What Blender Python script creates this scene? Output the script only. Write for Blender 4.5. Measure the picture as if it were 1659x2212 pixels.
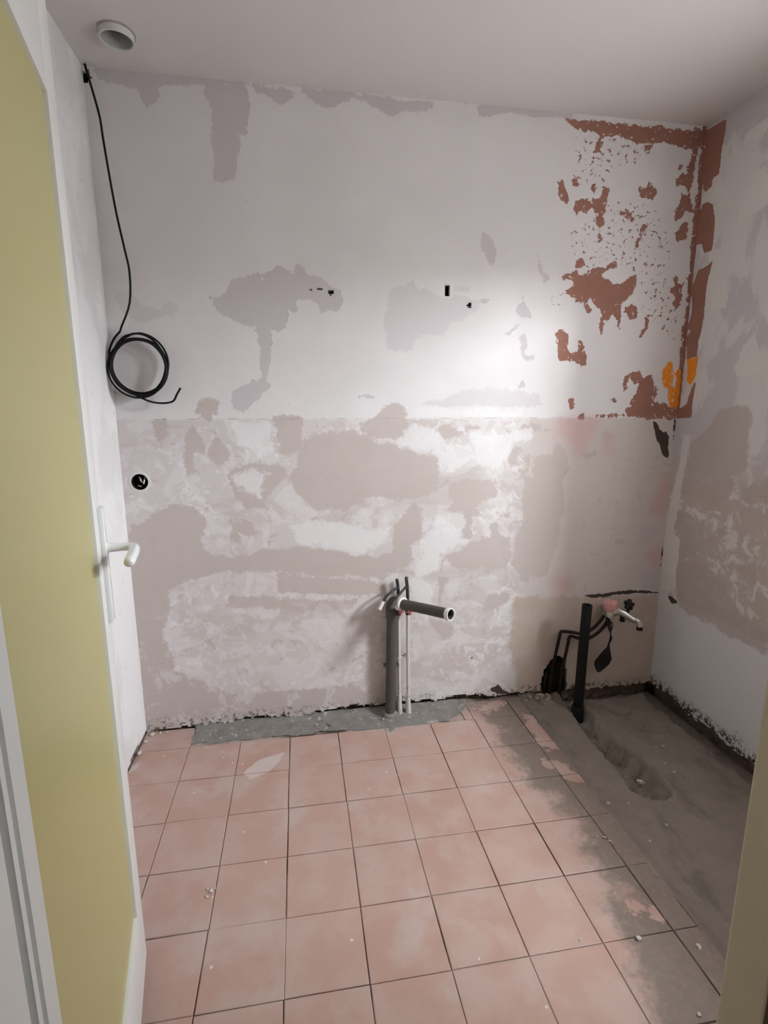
import bpy, bmesh, math, random
import numpy as np
from mathutils import Vector, Matrix, noise

for o in list(bpy.data.objects): bpy.data.objects.remove(o, do_unlink=True)
scene = bpy.context.scene
COL = scene.collection

# ---------------------------------------------------------------- camera, world, light, exposure
cam_data = bpy.data.cameras.new('camera')
cam = bpy.data.objects.new('camera', cam_data); COL.objects.link(cam)
cam_data.sensor_fit = 'VERTICAL'; cam_data.sensor_height = 36.0
cam_data.lens = 1124.16 / 2212.0 * 36.0
cam_data.clip_start = 0.02
_r = Vector((0.98681536, -0.16184105, -0.00170886))
_u = Vector((0.03214032, 0.18560366, 0.98209892))
_f = Vector((0.15862675, 0.96920522, -0.18835816))
cam.matrix_world = Matrix(((_r.x, _u.x, -_f.x, 0.67296), (_r.y, _u.y, -_f.y, -2.12837), (_r.z, _u.z, -_f.z, 1.33088), (0, 0, 0, 1)))
scene.camera = cam

world = bpy.data.worlds.new('world'); scene.world = world; world.use_nodes = True
world.node_tree.nodes['Background'].inputs[0].default_value = (0.97, 0.98, 1.0, 1)
world.node_tree.nodes['Background'].inputs[1].default_value = 5.8

def area(name, loc, target, sx, sy, power, color):
    d = bpy.data.lights.new(name, 'AREA'); d.shape = 'RECTANGLE'; d.size = sx; d.size_y = sy
    d.energy = power; d.color = color
    o = bpy.data.objects.new(name, d); COL.objects.link(o)
    o.location = loc
    o.rotation_euler = (Vector(target) - Vector(loc)).to_track_quat('-Z', 'Y').to_euler()
    return o
# daylight reaching the room through the window in the right wall
area('window_right_offscreen', (3.30, -1.75, 2.13), (1.0, -0.45, 1.1), 0.40, 0.32, 62, (0.88, 0.945, 1.0))

vs = scene.view_settings
vs.view_transform = 'Standard'; vs.look = 'None'; vs.gamma = 1.0; vs.use_curve_mapping = False
vs.exposure = 0.60

# ---------------------------------------------------------------- sizes (metres)
W, H, FRONT, REV = 2.354, 2.47, -1.72, 0.11     # room width, ceiling height, front wall, window reveal depth
TILE = 0.2
random.seed(7)
BACK_PATCHES = {
    'lilac': [
        [(0.543,2.457),(0.685,2.460),(0.697,2.449),(0.677,2.419),(0.656,2.410),(0.626,2.418),(0.603,2.435),(0.562,2.442)],
        [(0.730,2.470),(0.803,2.473),(0.909,2.476),(0.923,2.462),(1.009,2.466),(1.211,2.460),(1.208,2.441),(1.156,2.427),(1.096,2.425),(1.049,2.409),(1.016,2.422),(0.965,2.440),(0.908,2.447),(0.866,2.435),(0.851,2.421),(0.802,2.415),(0.767,2.421),(0.743,2.450)],
        [(1.378,2.461),(1.427,2.481),(1.696,2.480),(1.778,2.470),(1.771,2.449),(1.698,2.446),(1.618,2.444),(1.490,2.453),(1.468,2.442),(1.429,2.432),(1.394,2.439)],
        [(0.762,2.486),(0.923,2.491),(1.184,2.490),(1.350,2.486),(1.347,2.474),(1.185,2.476),(0.923,2.475),(0.838,2.476)],
        [(0.386,2.427),(0.421,2.454),(0.539,2.452),(0.539,2.385),(0.529,2.304),(0.508,2.299),(0.495,2.245),(0.486,2.207),(0.474,2.164),(0.428,2.143),(0.403,2.154),(0.401,2.195),(0.410,2.375)],
        [(0.163,2.431),(0.237,2.450),(0.228,2.384),(0.195,2.368),(0.178,2.392)],
        [(0.038,2.481),(0.087,2.483),(0.300,2.482),(0.415,2.474),(0.621,2.471),(0.560,2.460),(0.414,2.453),(0.296,2.437),(0.168,2.420),(0.081,2.424),(0.046,2.439)],
        [(0.368,1.749),(0.402,1.753),(0.431,1.771),(0.448,1.812),(0.491,1.824),(0.520,1.842),(0.545,1.840),(0.561,1.816),(0.566,1.841),(0.614,1.870),(0.635,1.867),(0.675,1.848),(0.687,1.880),(0.701,1.877),(0.729,1.850),(0.766,1.838),(0.810,1.808),(0.851,1.795),(0.857,1.749),(0.842,1.716),(0.823,1.712),(0.808,1.726),(0.793,1.712),(0.774,1.711),(0.756,1.746),(0.727,1.759),(0.697,1.758),(0.674,1.737),(0.688,1.716),(0.673,1.703),(0.655,1.715),(0.650,1.679),(0.635,1.650),(0.608,1.639),(0.587,1.642),(0.589,1.614),(0.580,1.563),(0.570,1.505),(0.564,1.461),(0.567,1.431),(0.535,1.387),(0.489,1.349),(0.465,1.327),(0.422,1.342),(0.425,1.401),(0.456,1.427),(0.539,1.468),(0.540,1.533),(0.538,1.620),(0.529,1.651),(0.504,1.654),(0.447,1.671),(0.412,1.684),(0.386,1.711)],
        [(1.409,2.017),(1.428,2.028),(1.453,2.005),(1.471,1.959),(1.477,1.934),(1.457,1.907),(1.440,1.921),(1.423,1.957),(1.410,1.970)],
        [(1.648,1.974),(1.663,1.930),(1.701,1.865),(1.685,1.853),(1.657,1.893)],
        [(1.595,1.794),(1.605,1.764),(1.632,1.735),(1.637,1.716),(1.599,1.711),(1.560,1.736),(1.572,1.756),(1.592,1.764)],
        [(1.592,1.692),(1.584,1.672),(1.543,1.642),(1.530,1.648),(1.559,1.672)],
        [(1.594,1.642),(1.620,1.638),(1.622,1.603),(1.615,1.572),(1.633,1.557),(1.658,1.569),(1.655,1.549),(1.626,1.535),(1.599,1.556),(1.601,1.603)],
        [(1.592,1.437),(1.613,1.454),(1.626,1.438),(1.605,1.425)],
        [(0.918,1.403),(0.958,1.403),(0.993,1.388),(0.958,1.384),(0.910,1.387)],
        [(1.425,1.774),(1.446,1.776),(1.434,1.763)],
        [(2.228,0.812),(2.307,0.815),(2.329,0.786),(2.269,0.708),(2.206,0.728)],
        [(2.262,0.598),(2.337,0.600),(2.348,0.499),(2.251,0.522)],
    ],
    'lilac2': [
        [(1.053,1.809),(1.127,1.826),(1.135,1.837),(1.143,1.819),(1.163,1.802),(1.194,1.810),(1.218,1.797),(1.242,1.783),(1.291,1.781),(1.306,1.818),(1.370,1.820),(1.367,1.805),(1.314,1.800),(1.380,1.780),(1.409,1.773),(1.410,1.743),(1.382,1.720),(1.341,1.697),(1.293,1.680),(1.261,1.635),(1.181,1.633),(1.149,1.595),(1.133,1.572),(1.061,1.567),(1.038,1.585),(1.026,1.674),(1.034,1.740)],
        [(0.039,1.761),(0.083,1.766),(0.114,1.737),(0.126,1.717),(0.179,1.708),(0.222,1.733),(0.258,1.714),(0.246,1.693),(0.176,1.674),(0.141,1.660),(0.100,1.659),(0.069,1.682),(0.027,1.734)],
        [(1.181,1.367),(1.297,1.390),(1.363,1.422),(1.507,1.431),(1.682,1.408),(1.712,1.359),(1.571,1.351),(1.399,1.359),(1.281,1.347)],
    ],
    'beige': [
        [(0.122,1.298),(0.179,1.302),(0.185,1.250),(0.147,1.213),(0.129,1.250)],
        [(0.291,1.382),(0.374,1.375),(0.371,1.323),(0.333,1.297),(0.291,1.323)],
        [(0.259,1.279),(0.274,1.279),(0.313,1.211),(0.310,1.173),(0.267,1.181),(0.263,1.128),(0.291,1.108),(0.275,1.086),(0.239,1.090),(0.230,1.174),(0.237,1.227)],
        [(0.358,1.233),(0.386,1.210),(0.406,1.172),(0.382,1.141),(0.358,1.119),(0.331,1.158),(0.318,1.181),(0.335,1.211)],
        [(0.571,1.323),(0.685,1.322),(0.688,1.191),(0.640,1.153),(0.595,1.169),(0.586,1.247)],
        [(0.717,1.224),(0.795,1.255),(0.890,1.258),(0.954,1.230),(1.002,1.201),(1.068,1.201),(1.150,1.175),(1.252,1.150),(1.257,1.084),(1.254,1.000),(1.144,0.965),(1.102,0.966),(1.077,0.971),(0.969,0.979),(0.935,0.959),(0.870,0.936),(0.813,0.930),(0.772,0.935),(0.744,0.915),(0.693,0.966),(0.663,0.999),(0.648,1.032),(0.634,1.080),(0.659,1.119),(0.669,1.182)],
        [(0.922,1.289),(0.979,1.304),(1.011,1.351),(1.059,1.367),(1.108,1.351),(1.125,1.264),(1.100,1.224),(1.068,1.213),(1.035,1.221),(0.970,1.226),(0.922,1.258)],
        [(0.394,1.095),(0.426,1.121),(0.479,1.140),(0.517,1.131),(0.563,1.127),(0.627,1.098),(0.622,1.066),(0.574,1.036),(0.550,1.004),(0.525,0.973),(0.562,0.932),(0.509,0.950),(0.455,0.959),(0.419,1.000),(0.399,1.048)],
        [(1.785,1.192),(1.837,1.166),(1.838,1.089),(1.830,1.003),(1.833,0.897),(1.814,0.753),(1.792,0.645),(1.767,0.595),(1.710,0.589),(1.665,0.568),(1.619,0.635),(1.593,0.691),(1.608,0.762),(1.649,0.867),(1.638,0.990),(1.640,1.050),(1.675,1.058),(1.680,1.135),(1.760,1.159)],
        [(0.057,0.909),(0.134,0.961),(0.194,0.971),(0.252,0.965),(0.287,0.933),(0.292,0.885),(0.274,0.837),(0.278,0.788),(0.314,0.762),(0.383,0.751),(0.500,0.770),(0.659,0.780),(0.821,0.760),(0.988,0.722),(1.039,0.658),(1.021,0.615),(0.903,0.639),(0.819,0.644),(0.737,0.648),(0.536,0.684),(0.457,0.680),(0.372,0.693),(0.186,0.653),(0.138,0.623),(0.132,0.539),(0.089,0.375),(-0.009,0.383),(0.000,0.793),(0.010,0.903)],
        [(-0.015,0.404),(0.110,0.394),(0.138,0.267),(0.356,0.141),(0.630,0.137),(0.875,0.136),(0.937,0.085),(0.915,-0.016),(0.545,-0.016),(0.061,-0.014),(-0.003,0.004)],
        [(0.572,0.676),(0.708,0.652),(0.840,0.636),(1.026,0.606),(1.035,0.568),(1.017,0.542),(0.898,0.558),(0.839,0.562),(0.568,0.587)],
        [(0.370,0.590),(0.568,0.565),(0.898,0.532),(0.880,0.488),(0.770,0.482),(0.565,0.509),(0.367,0.539)],
        [(1.463,0.487),(1.517,0.530),(1.591,0.535),(1.602,0.507),(1.539,0.445),(1.483,0.444)],
        [(1.220,0.429),(1.338,0.384),(1.330,0.337),(1.294,0.312),(1.248,0.362)],
        [(1.288,1.033),(1.374,1.043),(1.515,1.036),(1.508,0.976),(1.448,0.944),(1.422,0.919),(1.449,0.892),(1.414,0.876),(1.407,0.824),(1.417,0.788),(1.364,0.790),(1.379,0.868),(1.360,0.912),(1.265,0.906),(1.325,0.947),(1.298,0.982)],
        [(1.232,1.279),(1.300,1.271),(1.368,1.246),(1.335,1.226),(1.275,1.223),(1.250,1.255)],
        [(1.367,1.279),(1.427,1.278),(1.428,1.262),(1.368,1.254)],
        [(1.259,1.202),(1.294,1.165),(1.285,1.157),(1.260,1.174)],
        [(1.310,1.198),(1.353,1.181),(1.397,1.156),(1.371,1.139),(1.328,1.148)],
        [(1.588,1.195),(1.615,1.178),(1.601,1.111),(1.575,1.077),(1.564,1.136)],
        [(1.635,1.135),(1.658,1.135),(1.654,1.118),(1.636,1.118)],
        [(1.602,1.089),(1.656,1.080),(1.648,1.067),(1.607,1.072)],
        [(1.610,1.285),(1.707,1.285),(1.709,1.252),(1.612,1.236)],
        [(1.496,0.846),(1.527,0.850),(1.525,0.792),(1.498,0.785)],
        [(1.521,0.898),(1.574,0.905),(1.585,0.878),(1.531,0.872)],
        [(1.418,0.770),(1.506,0.802),(1.580,0.781),(1.603,0.690),(1.559,0.638),(1.467,0.643),(1.332,0.650),(1.304,0.696),(1.270,0.644),(1.277,0.715),(1.365,0.746)],
        [(1.060,0.845),(1.144,0.953),(1.187,0.926),(1.188,0.875),(1.188,0.815),(1.146,0.765),(1.146,0.695),(1.103,0.653),(1.035,0.648),(0.941,0.670),(0.967,0.712),(1.052,0.743),(1.060,0.786)],
        [(0.715,0.900),(0.743,0.899),(0.738,0.858),(0.718,0.858)],
        [(1.261,0.618),(1.306,0.606),(1.289,0.562),(1.268,0.490),(1.258,0.564)],
        [(0.391,0.905),(0.467,0.894),(0.504,0.852),(0.487,0.820),(0.426,0.847),(0.439,0.798),(0.394,0.824)],
    ],
    'white': [
        [(0.627,0.887),(0.820,0.880),(0.984,0.840),(1.043,0.846),(1.035,0.787),(0.976,0.755),(0.900,0.732),(0.777,0.772),(0.656,0.803)],
        [(1.068,1.209),(1.149,1.288),(1.233,1.271),(1.259,1.223),(1.276,1.198),(1.387,1.197),(1.406,1.139),(1.321,1.082),(1.261,1.092),(1.252,1.150),(1.150,1.175)],
        [(0.424,1.086),(0.478,1.117),(0.553,1.092),(0.528,1.045),(0.511,0.998),(0.458,1.007),(0.422,1.047)],
        [(1.385,1.246),(1.533,1.237),(1.664,1.269),(1.658,1.202),(1.578,1.203),(1.555,1.137),(1.522,1.078),(1.451,1.088),(1.415,1.139)],
        [(1.189,0.780),(1.265,0.898),(1.345,0.826),(1.382,0.772),(1.268,0.724),(1.261,0.653),(1.208,0.621),(1.156,0.632)],
        [(1.130,0.634),(1.226,0.602),(1.246,0.455),(1.211,0.421),(1.175,0.460),(1.148,0.534)],
        [(0.413,1.293),(0.562,1.292),(0.580,1.185),(0.541,1.170),(0.445,1.202)],
        [(1.149,1.339),(1.315,1.343),(1.607,1.335),(1.600,1.302),(1.316,1.305),(1.149,1.305)],
    ],
    'pink': [
        [(2.289,0.928),(2.332,1.037),(2.342,1.004),(2.338,0.870),(2.288,0.883)],
        [(2.279,0.679),(2.338,0.705),(2.341,0.617),(2.308,0.631)],
        [(1.797,1.293),(1.962,1.292),(1.938,1.233),(1.898,1.157),(1.838,1.226),(1.791,1.243)],
        [(2.023,1.229),(2.036,1.225),(2.045,1.162),(2.021,1.163)],
        [(1.813,0.569),(1.878,0.582),(1.898,0.532),(1.833,0.520)],
    ],
    'brown': [
        [(1.703,2.449),(1.797,2.450),(1.896,2.452),(1.997,2.448),(2.144,2.451),(2.294,2.453),(2.340,2.453),(2.349,2.384),(2.329,2.388),(2.272,2.384),(2.242,2.382),(2.195,2.397),(2.172,2.402),(2.135,2.393),(2.076,2.392),(2.048,2.381),(2.018,2.390),(1.995,2.395),(1.965,2.410),(1.929,2.402),(1.894,2.393),(1.857,2.408),(1.814,2.411),(1.785,2.423),(1.756,2.438)],
        [(1.873,2.392),(1.890,2.393),(1.891,2.345),(1.866,2.341),(1.875,2.362)],
        [(1.721,2.226),(1.734,2.233),(1.757,2.211),(1.770,2.187),(1.772,2.151),(1.766,2.138),(1.746,2.161),(1.727,2.184)],
        [(1.857,2.223),(1.879,2.227),(1.893,2.207),(1.882,2.191),(1.859,2.201)],
        [(2.071,2.223),(2.085,2.230),(2.101,2.225),(2.113,2.250),(2.129,2.246),(2.138,2.227),(2.158,2.216),(2.152,2.200),(2.135,2.187),(2.097,2.188),(2.081,2.193),(2.084,2.206)],
        [(1.793,2.158),(1.818,2.171),(1.862,2.162),(1.905,2.177),(1.916,2.220),(1.945,2.222),(1.947,2.197),(1.929,2.147),(1.934,2.129),(1.926,2.103),(1.935,2.085),(1.913,2.071),(1.886,2.095),(1.895,2.120),(1.871,2.138),(1.851,2.118),(1.828,2.129),(1.808,2.109),(1.796,2.127)],
        [(1.751,1.880),(1.794,1.898),(1.823,1.902),(1.832,1.880),(1.876,1.891),(1.897,1.908),(1.930,1.916),(1.970,1.934),(2.000,1.941),(2.009,1.922),(1.972,1.914),(1.936,1.887),(1.976,1.869),(1.992,1.853),(2.036,1.871),(2.089,1.889),(2.095,1.866),(2.083,1.826),(2.059,1.792),(2.037,1.778),(2.037,1.745),(2.042,1.725),(2.043,1.677),(2.024,1.670),(2.020,1.717),(2.002,1.744),(1.981,1.716),(1.959,1.709),(1.956,1.655),(1.946,1.682),(1.944,1.749),(1.916,1.768),(1.898,1.801),(1.884,1.780),(1.910,1.748),(1.895,1.738),(1.871,1.754),(1.862,1.780),(1.821,1.778),(1.831,1.798),(1.778,1.803),(1.777,1.823),(1.820,1.844),(1.811,1.869),(1.767,1.855)],
        [(2.062,1.766),(2.092,1.777),(2.117,1.760),(2.116,1.733),(2.098,1.716),(2.074,1.719),(2.056,1.745)],
        [(1.751,1.651),(1.772,1.665),(1.804,1.645),(1.807,1.598),(1.824,1.578),(1.854,1.578),(1.858,1.626),(1.875,1.613),(1.877,1.579),(1.897,1.572),(1.903,1.538),(1.890,1.517),(1.865,1.531),(1.826,1.544),(1.773,1.540),(1.764,1.570),(1.770,1.591),(1.753,1.624)],
        [(2.068,1.449),(2.080,1.484),(2.118,1.502),(2.151,1.499),(2.158,1.471),(2.192,1.492),(2.216,1.489),(2.220,1.457),(2.247,1.429),(2.242,1.403),(2.219,1.385),(2.229,1.371),(2.286,1.371),(2.348,1.342),(2.363,1.349),(2.361,1.301),(2.319,1.301),(2.228,1.302),(2.138,1.302),(2.104,1.320),(2.094,1.342),(2.124,1.356),(2.114,1.378),(2.143,1.414),(2.148,1.449),(2.123,1.456),(2.106,1.470),(2.100,1.442),(2.086,1.428)],
        [(2.312,2.430),(2.326,2.382),(2.317,2.332),(2.315,2.282),(2.312,2.244),(2.313,2.207),(2.324,2.150),(2.293,2.148),(2.274,2.109),(2.250,2.114),(2.242,2.152),(2.266,2.178),(2.269,2.217),(2.292,2.218),(2.281,2.249),(2.243,2.243),(2.240,2.265),(2.268,2.288),(2.292,2.281),(2.280,2.317),(2.300,2.343),(2.299,2.380)],
        [(2.282,2.106),(2.313,2.108),(2.313,2.046),(2.267,2.034),(2.256,2.063)],
        [(2.250,1.909),(2.284,1.893),(2.295,1.867),(2.322,1.868),(2.318,1.800),(2.299,1.759),(2.285,1.779),(2.292,1.820),(2.266,1.839),(2.280,1.860)],
        [(2.106,2.094),(2.130,2.092),(2.111,2.052),(2.092,2.048)],
        [(2.089,2.042),(2.104,2.043),(2.093,1.997),(2.074,1.996),(2.079,2.022)],
        [(1.990,2.135),(2.043,2.128),(2.063,2.110),(2.053,2.100),(2.021,2.121),(1.991,2.119)],
        [(2.151,1.734),(2.169,1.714),(2.165,1.673),(2.136,1.645),(2.138,1.666),(2.160,1.687)],
        [(1.818,1.388),(1.849,1.384),(1.852,1.342),(1.841,1.342),(1.831,1.363)],
        [(2.017,1.388),(2.058,1.381),(2.047,1.365),(2.035,1.374)],
        [(1.956,1.319),(2.096,1.322),(2.096,1.311),(1.961,1.308)],
        [(1.863,1.306),(1.897,1.317),(1.898,1.303),(1.863,1.299)],
        [(1.890,1.507),(1.919,1.511),(1.915,1.493),(1.895,1.497)],
        [(1.993,1.539),(2.005,1.536),(2.003,1.512),(1.995,1.515)],
        [(2.085,2.380),(2.114,2.380),(2.105,2.366),(2.090,2.368)],
        [(1.821,1.934),(1.849,1.948),(1.858,1.929),(1.837,1.919),(1.818,1.918)],
        [(1.920,2.040),(1.939,2.028),(1.940,2.019),(1.910,2.017)],
        [(2.242,2.321),(2.256,2.319),(2.251,2.303),(2.242,2.305)],
        [(1.784,2.242),(1.805,2.241),(1.803,2.219),(1.782,2.215)],
    ],
    'orange': [
        [(2.254,1.514),(2.291,1.550),(2.313,1.536),(2.318,1.451),(2.305,1.422),(2.278,1.443),(2.263,1.472)],
        [(2.327,1.515),(2.348,1.515),(2.349,1.436),(2.352,1.371),(2.378,1.364),(2.380,1.349),(2.314,1.342),(2.295,1.364),(2.330,1.386)],
        [(2.295,1.436),(2.323,1.443),(2.331,1.375),(2.302,1.378)],
    ],
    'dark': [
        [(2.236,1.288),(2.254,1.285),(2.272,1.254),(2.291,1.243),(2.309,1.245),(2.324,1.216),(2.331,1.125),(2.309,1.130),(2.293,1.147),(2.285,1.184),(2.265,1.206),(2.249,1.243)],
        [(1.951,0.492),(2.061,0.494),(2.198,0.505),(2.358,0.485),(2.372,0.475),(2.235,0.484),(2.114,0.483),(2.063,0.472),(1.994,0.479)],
        [(1.521,0.060),(1.564,0.076),(1.584,0.049),(1.624,0.025),(1.576,0.024),(1.527,0.044)],
        [(1.421,0.235),(1.435,0.224),(1.426,0.210)],
        [(0.725,1.801),(0.740,1.798),(0.751,1.785),(0.736,1.784)],
    ],
    'dirt': [
        [(1.624,0.503),(1.962,0.486),(2.395,0.474),(2.359,-0.001),(1.904,-0.020),(1.666,0.015),(1.609,0.255)],
    ],
    'speck': [
        [(1.787,2.391),(2.002,2.395),(2.123,2.374),(2.096,2.342),(2.054,2.314),(2.013,2.287),(1.967,2.309),(1.942,2.258),(1.916,2.220),(1.800,2.219),(1.772,2.260)],
        [(1.788,2.077),(1.898,2.083),(1.970,2.099),(2.180,2.123),(2.261,2.024),(2.244,1.964),(2.205,1.890),(2.095,1.899),(1.968,1.953),(1.881,1.917),(1.807,1.921)],
        [(1.920,2.171),(2.083,2.174),(2.193,2.143),(2.181,2.110),(1.953,2.123)],
        [(1.704,1.801),(1.777,1.816),(1.789,1.758),(1.707,1.755)],
        [(2.113,1.880),(2.245,1.885),(2.312,1.718),(2.314,1.635),(2.205,1.674),(2.124,1.767)],
    ],
}
RIGHT_PATCHES = {
    'brown': [
        [(0.059,2.485),(-0.003,2.455),(-0.045,2.451),(-0.103,2.445),(-0.101,2.376),(-0.094,2.332),(-0.097,2.253),(-0.070,2.254),(-0.058,2.246),(-0.063,2.228),(-0.032,2.217),(-0.008,2.233),(-0.016,2.243),(0.004,2.280),(-0.008,2.311),(0.040,2.391)],
        [(-0.018,2.169),(-0.045,2.174),(-0.081,2.153),(-0.094,2.110),(-0.097,2.077),(-0.105,1.992),(-0.100,1.971),(-0.059,1.972),(-0.041,2.011),(-0.012,2.026),(-0.012,2.077),(-0.010,2.139)],
        [(-0.037,1.913),(-0.090,1.923),(-0.111,1.933),(-0.094,1.841),(-0.095,1.769),(-0.095,1.684),(-0.082,1.612),(-0.081,1.557),(-0.027,1.556),(-0.008,1.648),(-0.034,1.672),(-0.008,1.683),(-0.023,1.749),(-0.008,1.847)],
        [(-0.051,1.363),(-0.070,1.433),(-0.087,1.453),(-0.084,1.306),(0.018,1.301),(-0.002,1.342)],
    ],
    'orange': [
        [(-0.028,1.552),(-0.089,1.563),(-0.087,1.481),(-0.059,1.441),(-0.036,1.463)],
    ],
    'light': [
        [(-0.072,1.035),(-0.083,1.152),(-0.093,1.230),(-0.050,1.229),(-0.046,1.160),(-0.049,1.086),(-0.024,0.996),(-0.022,0.907),(0.012,0.862),(0.016,0.606),(0.000,0.498),(-0.064,0.509),(-0.099,0.544),(-0.096,0.667),(-0.097,0.762),(-0.063,0.788),(-0.054,0.847),(-0.069,0.948),(-0.069,1.024)],
        [(-0.084,2.252),(-0.120,2.222),(-0.157,2.176),(-0.166,2.117),(-0.099,2.128),(-0.085,2.159),(-0.015,2.183),(-0.015,2.220),(-0.062,2.219),(-0.063,2.244)],
        [(-0.325,2.198),(-0.348,2.053),(-0.296,2.054),(-0.207,2.010),(-0.215,2.069),(-0.233,2.109),(-0.264,2.156),(-0.273,2.197)],
        [(-0.213,2.339),(-0.249,2.351),(-0.301,2.354),(-0.308,2.309),(-0.240,2.312),(-0.209,2.312)],
        [(-0.281,1.506),(-0.312,1.559),(-0.362,1.625),(-0.397,1.538),(-0.411,1.489),(-0.367,1.450),(-0.296,1.461)],
        [(-0.083,1.972),(-0.143,1.974),(-0.210,1.809),(-0.213,1.734),(-0.134,1.749),(-0.098,1.840)],
    ],
    'beige': [
        [(-0.093,1.090),(-0.105,1.195),(-0.184,1.259),(-0.241,1.341),(-0.319,1.363),(-0.387,1.349),(-0.396,1.287),(-0.402,1.185),(-0.403,1.108),(-0.351,1.079),(-0.351,1.009),(-0.310,0.968),(-0.263,0.950),(-0.168,0.964),(-0.074,0.971),(-0.073,1.024)],
        [(-0.057,0.881),(-0.136,0.896),(-0.181,0.873),(-0.234,0.884),(-0.244,0.814),(-0.204,0.725),(-0.151,0.694),(-0.103,0.670),(-0.096,0.768),(-0.056,0.808)],
        [(-0.096,0.667),(-0.165,0.698),(-0.209,0.689),(-0.270,0.686),(-0.318,0.670),(-0.372,0.637),(-0.410,0.585),(-0.501,0.547),(-0.586,0.535),(-0.599,0.447),(-0.460,0.450),(-0.432,0.438),(-0.337,0.458),(-0.187,0.452),(-0.124,0.473),(-0.104,0.557)],
        [(-0.377,1.027),(-0.423,1.047),(-0.440,1.072),(-0.470,1.049),(-0.498,1.093),(-0.512,1.003),(-0.464,0.990),(-0.441,0.963),(-0.423,0.978),(-0.388,0.991)],
        [(-0.301,0.863),(-0.342,0.877),(-0.346,0.848),(-0.339,0.817),(-0.305,0.834)],
        [(-0.393,0.733),(-0.492,0.772),(-0.516,0.755),(-0.507,0.711),(-0.479,0.683),(-0.433,0.696)],
        [(-0.234,0.884),(-0.273,0.882),(-0.280,0.792),(-0.242,0.788)],
    ],
    'dark': [
        [(-0.060,0.484),(-0.078,0.493),(-0.123,0.484),(-0.124,0.473),(-0.088,0.459)],
    ],
}

# ---------------------------------------------------------------- helpers
def kids(o, parent): 
    o.parent = parent
    return o
def link(name, me, mat=None, parent=None):
    o = bpy.data.objects.new(name, me); COL.objects.link(o)
    if mat: 
        me.materials.clear(); me.materials.append(mat)
    if parent: o.parent = parent
    return o
def from_bm(name, bm, mat=None, parent=None, smooth=False):
    me = bpy.data.meshes.new(name)
    bmesh.ops.recalc_face_normals(bm, faces=bm.faces)
    bm.to_mesh(me); bm.free()
    if smooth:
        me.polygons.foreach_set('use_smooth', [True] * len(me.polygons))
        me.set_sharp_from_angle(angle=math.radians(40))
    return link(name, me, mat, parent)
def struct(o, label, cat):
    o['kind'] = 'structure'; o['label'] = label; o['category'] = cat; return o
def tag(o, label, cat, group=None):
    o['label'] = label; o['category'] = cat
    if group: o['group'] = group
    return o
def empty(name, loc=(0, 0, 0)):
    o = bpy.data.objects.new(name, None); COL.objects.link(o); o.location = loc; o.empty_display_size = 0.05
    return o
def box(bm, a, b, bev=0.0):
    x0, y0, z0 = a; x1, y1, z1 = b
    r = bmesh.ops.create_cube(bm, size=1.0, matrix=Matrix.Translation(((x0+x1)/2, (y0+y1)/2, (z0+z1)/2)) @ Matrix.Diagonal((abs(x1-x0), abs(y1-y0), abs(z1-z0), 1)))
    if bev:
        es = list({e for v in r['verts'] for e in v.link_edges})
        bmesh.ops.bevel(bm, geom=es, offset=bev, segments=2, affect='EDGES', profile=0.6)
def smooth_path(P, n=8):
    P = [Vector(p) for p in P]; out = []
    for i in range(len(P) - 1):
        p0 = P[max(i-1, 0)]; p1 = P[i]; p2 = P[i+1]; p3 = P[min(i+2, len(P)-1)]
        for k in range(n):
            t = k / n
            out.append(0.5*((2*p1) + (p2-p0)*t + (2*p0-5*p1+4*p2-p3)*t*t + (3*p1-p0-3*p2+p3)*t**3))
    out.append(P[-1]); return out
def tube(bm, P, r, seg=12, caps=(True, True), hollow=None):
    """sweep a circle along P; r is a number or a list; hollow=(end index 0/-1, wall, depth) opens that end"""
    P = [Vector(p) for p in P]; n = len(P)
    R = [r]*n if isinstance(r, (int, float)) else list(r)
    T = [(P[min(i+1, n-1)] - P[max(i-1, 0)]).normalized() for i in range(n)]
    up = Vector((0, 0, 1)) if abs(T[0].z) < 0.9 else Vector((1, 0, 0))
    N = (up - T[0]*up.dot(T[0])).normalized(); rings = []
    def ring(c, t, nn, rad):
        b = t.cross(nn)
        return [bm.verts.new(c + (nn*math.cos(a) + b*math.sin(a))*rad) for a in [2*math.pi*k/seg for k in range(seg)]]
    NN = []
    for i in range(n):
        N = (N - T[i]*N.dot(T[i])).normalized(); NN.append(N.copy())
        rings.append(ring(P[i], T[i], N, R[i]))
    def bridge(a, b):
        for k in range(seg):
            bm.faces.new((a[k], a[(k+1) % seg], b[(k+1) % seg], b[k]))
    for i in range(n-1): bridge(rings[i], rings[i+1])
    for e, idx in ((0, 0), (1, -1)):
        if hollow and hollow[0] == idx:
            wall, depth = hollow[1:3]
            d = T[idx] * (1 if idx == 0 else -1)
            a = ring(P[idx], T[idx], NN[idx], R[idx]-wall)
            b = ring(P[idx] + d*depth, T[idx], NN[idx], R[idx]-wall)
            bridge(rings[idx], a); bridge(a, b)
            if len(hollow) == 3: bm.faces.new(b)
        elif caps[e]:
            bm.faces.new(rings[idx])
def tube_obj(name, P, r, mat, parent=None, seg=12, caps=(True, True), hollow=None):
    bm = bmesh.new(); tube(bm, P, r, seg, caps, hollow)
    return from_bm(name, bm, mat, parent, smooth=True)

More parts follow.
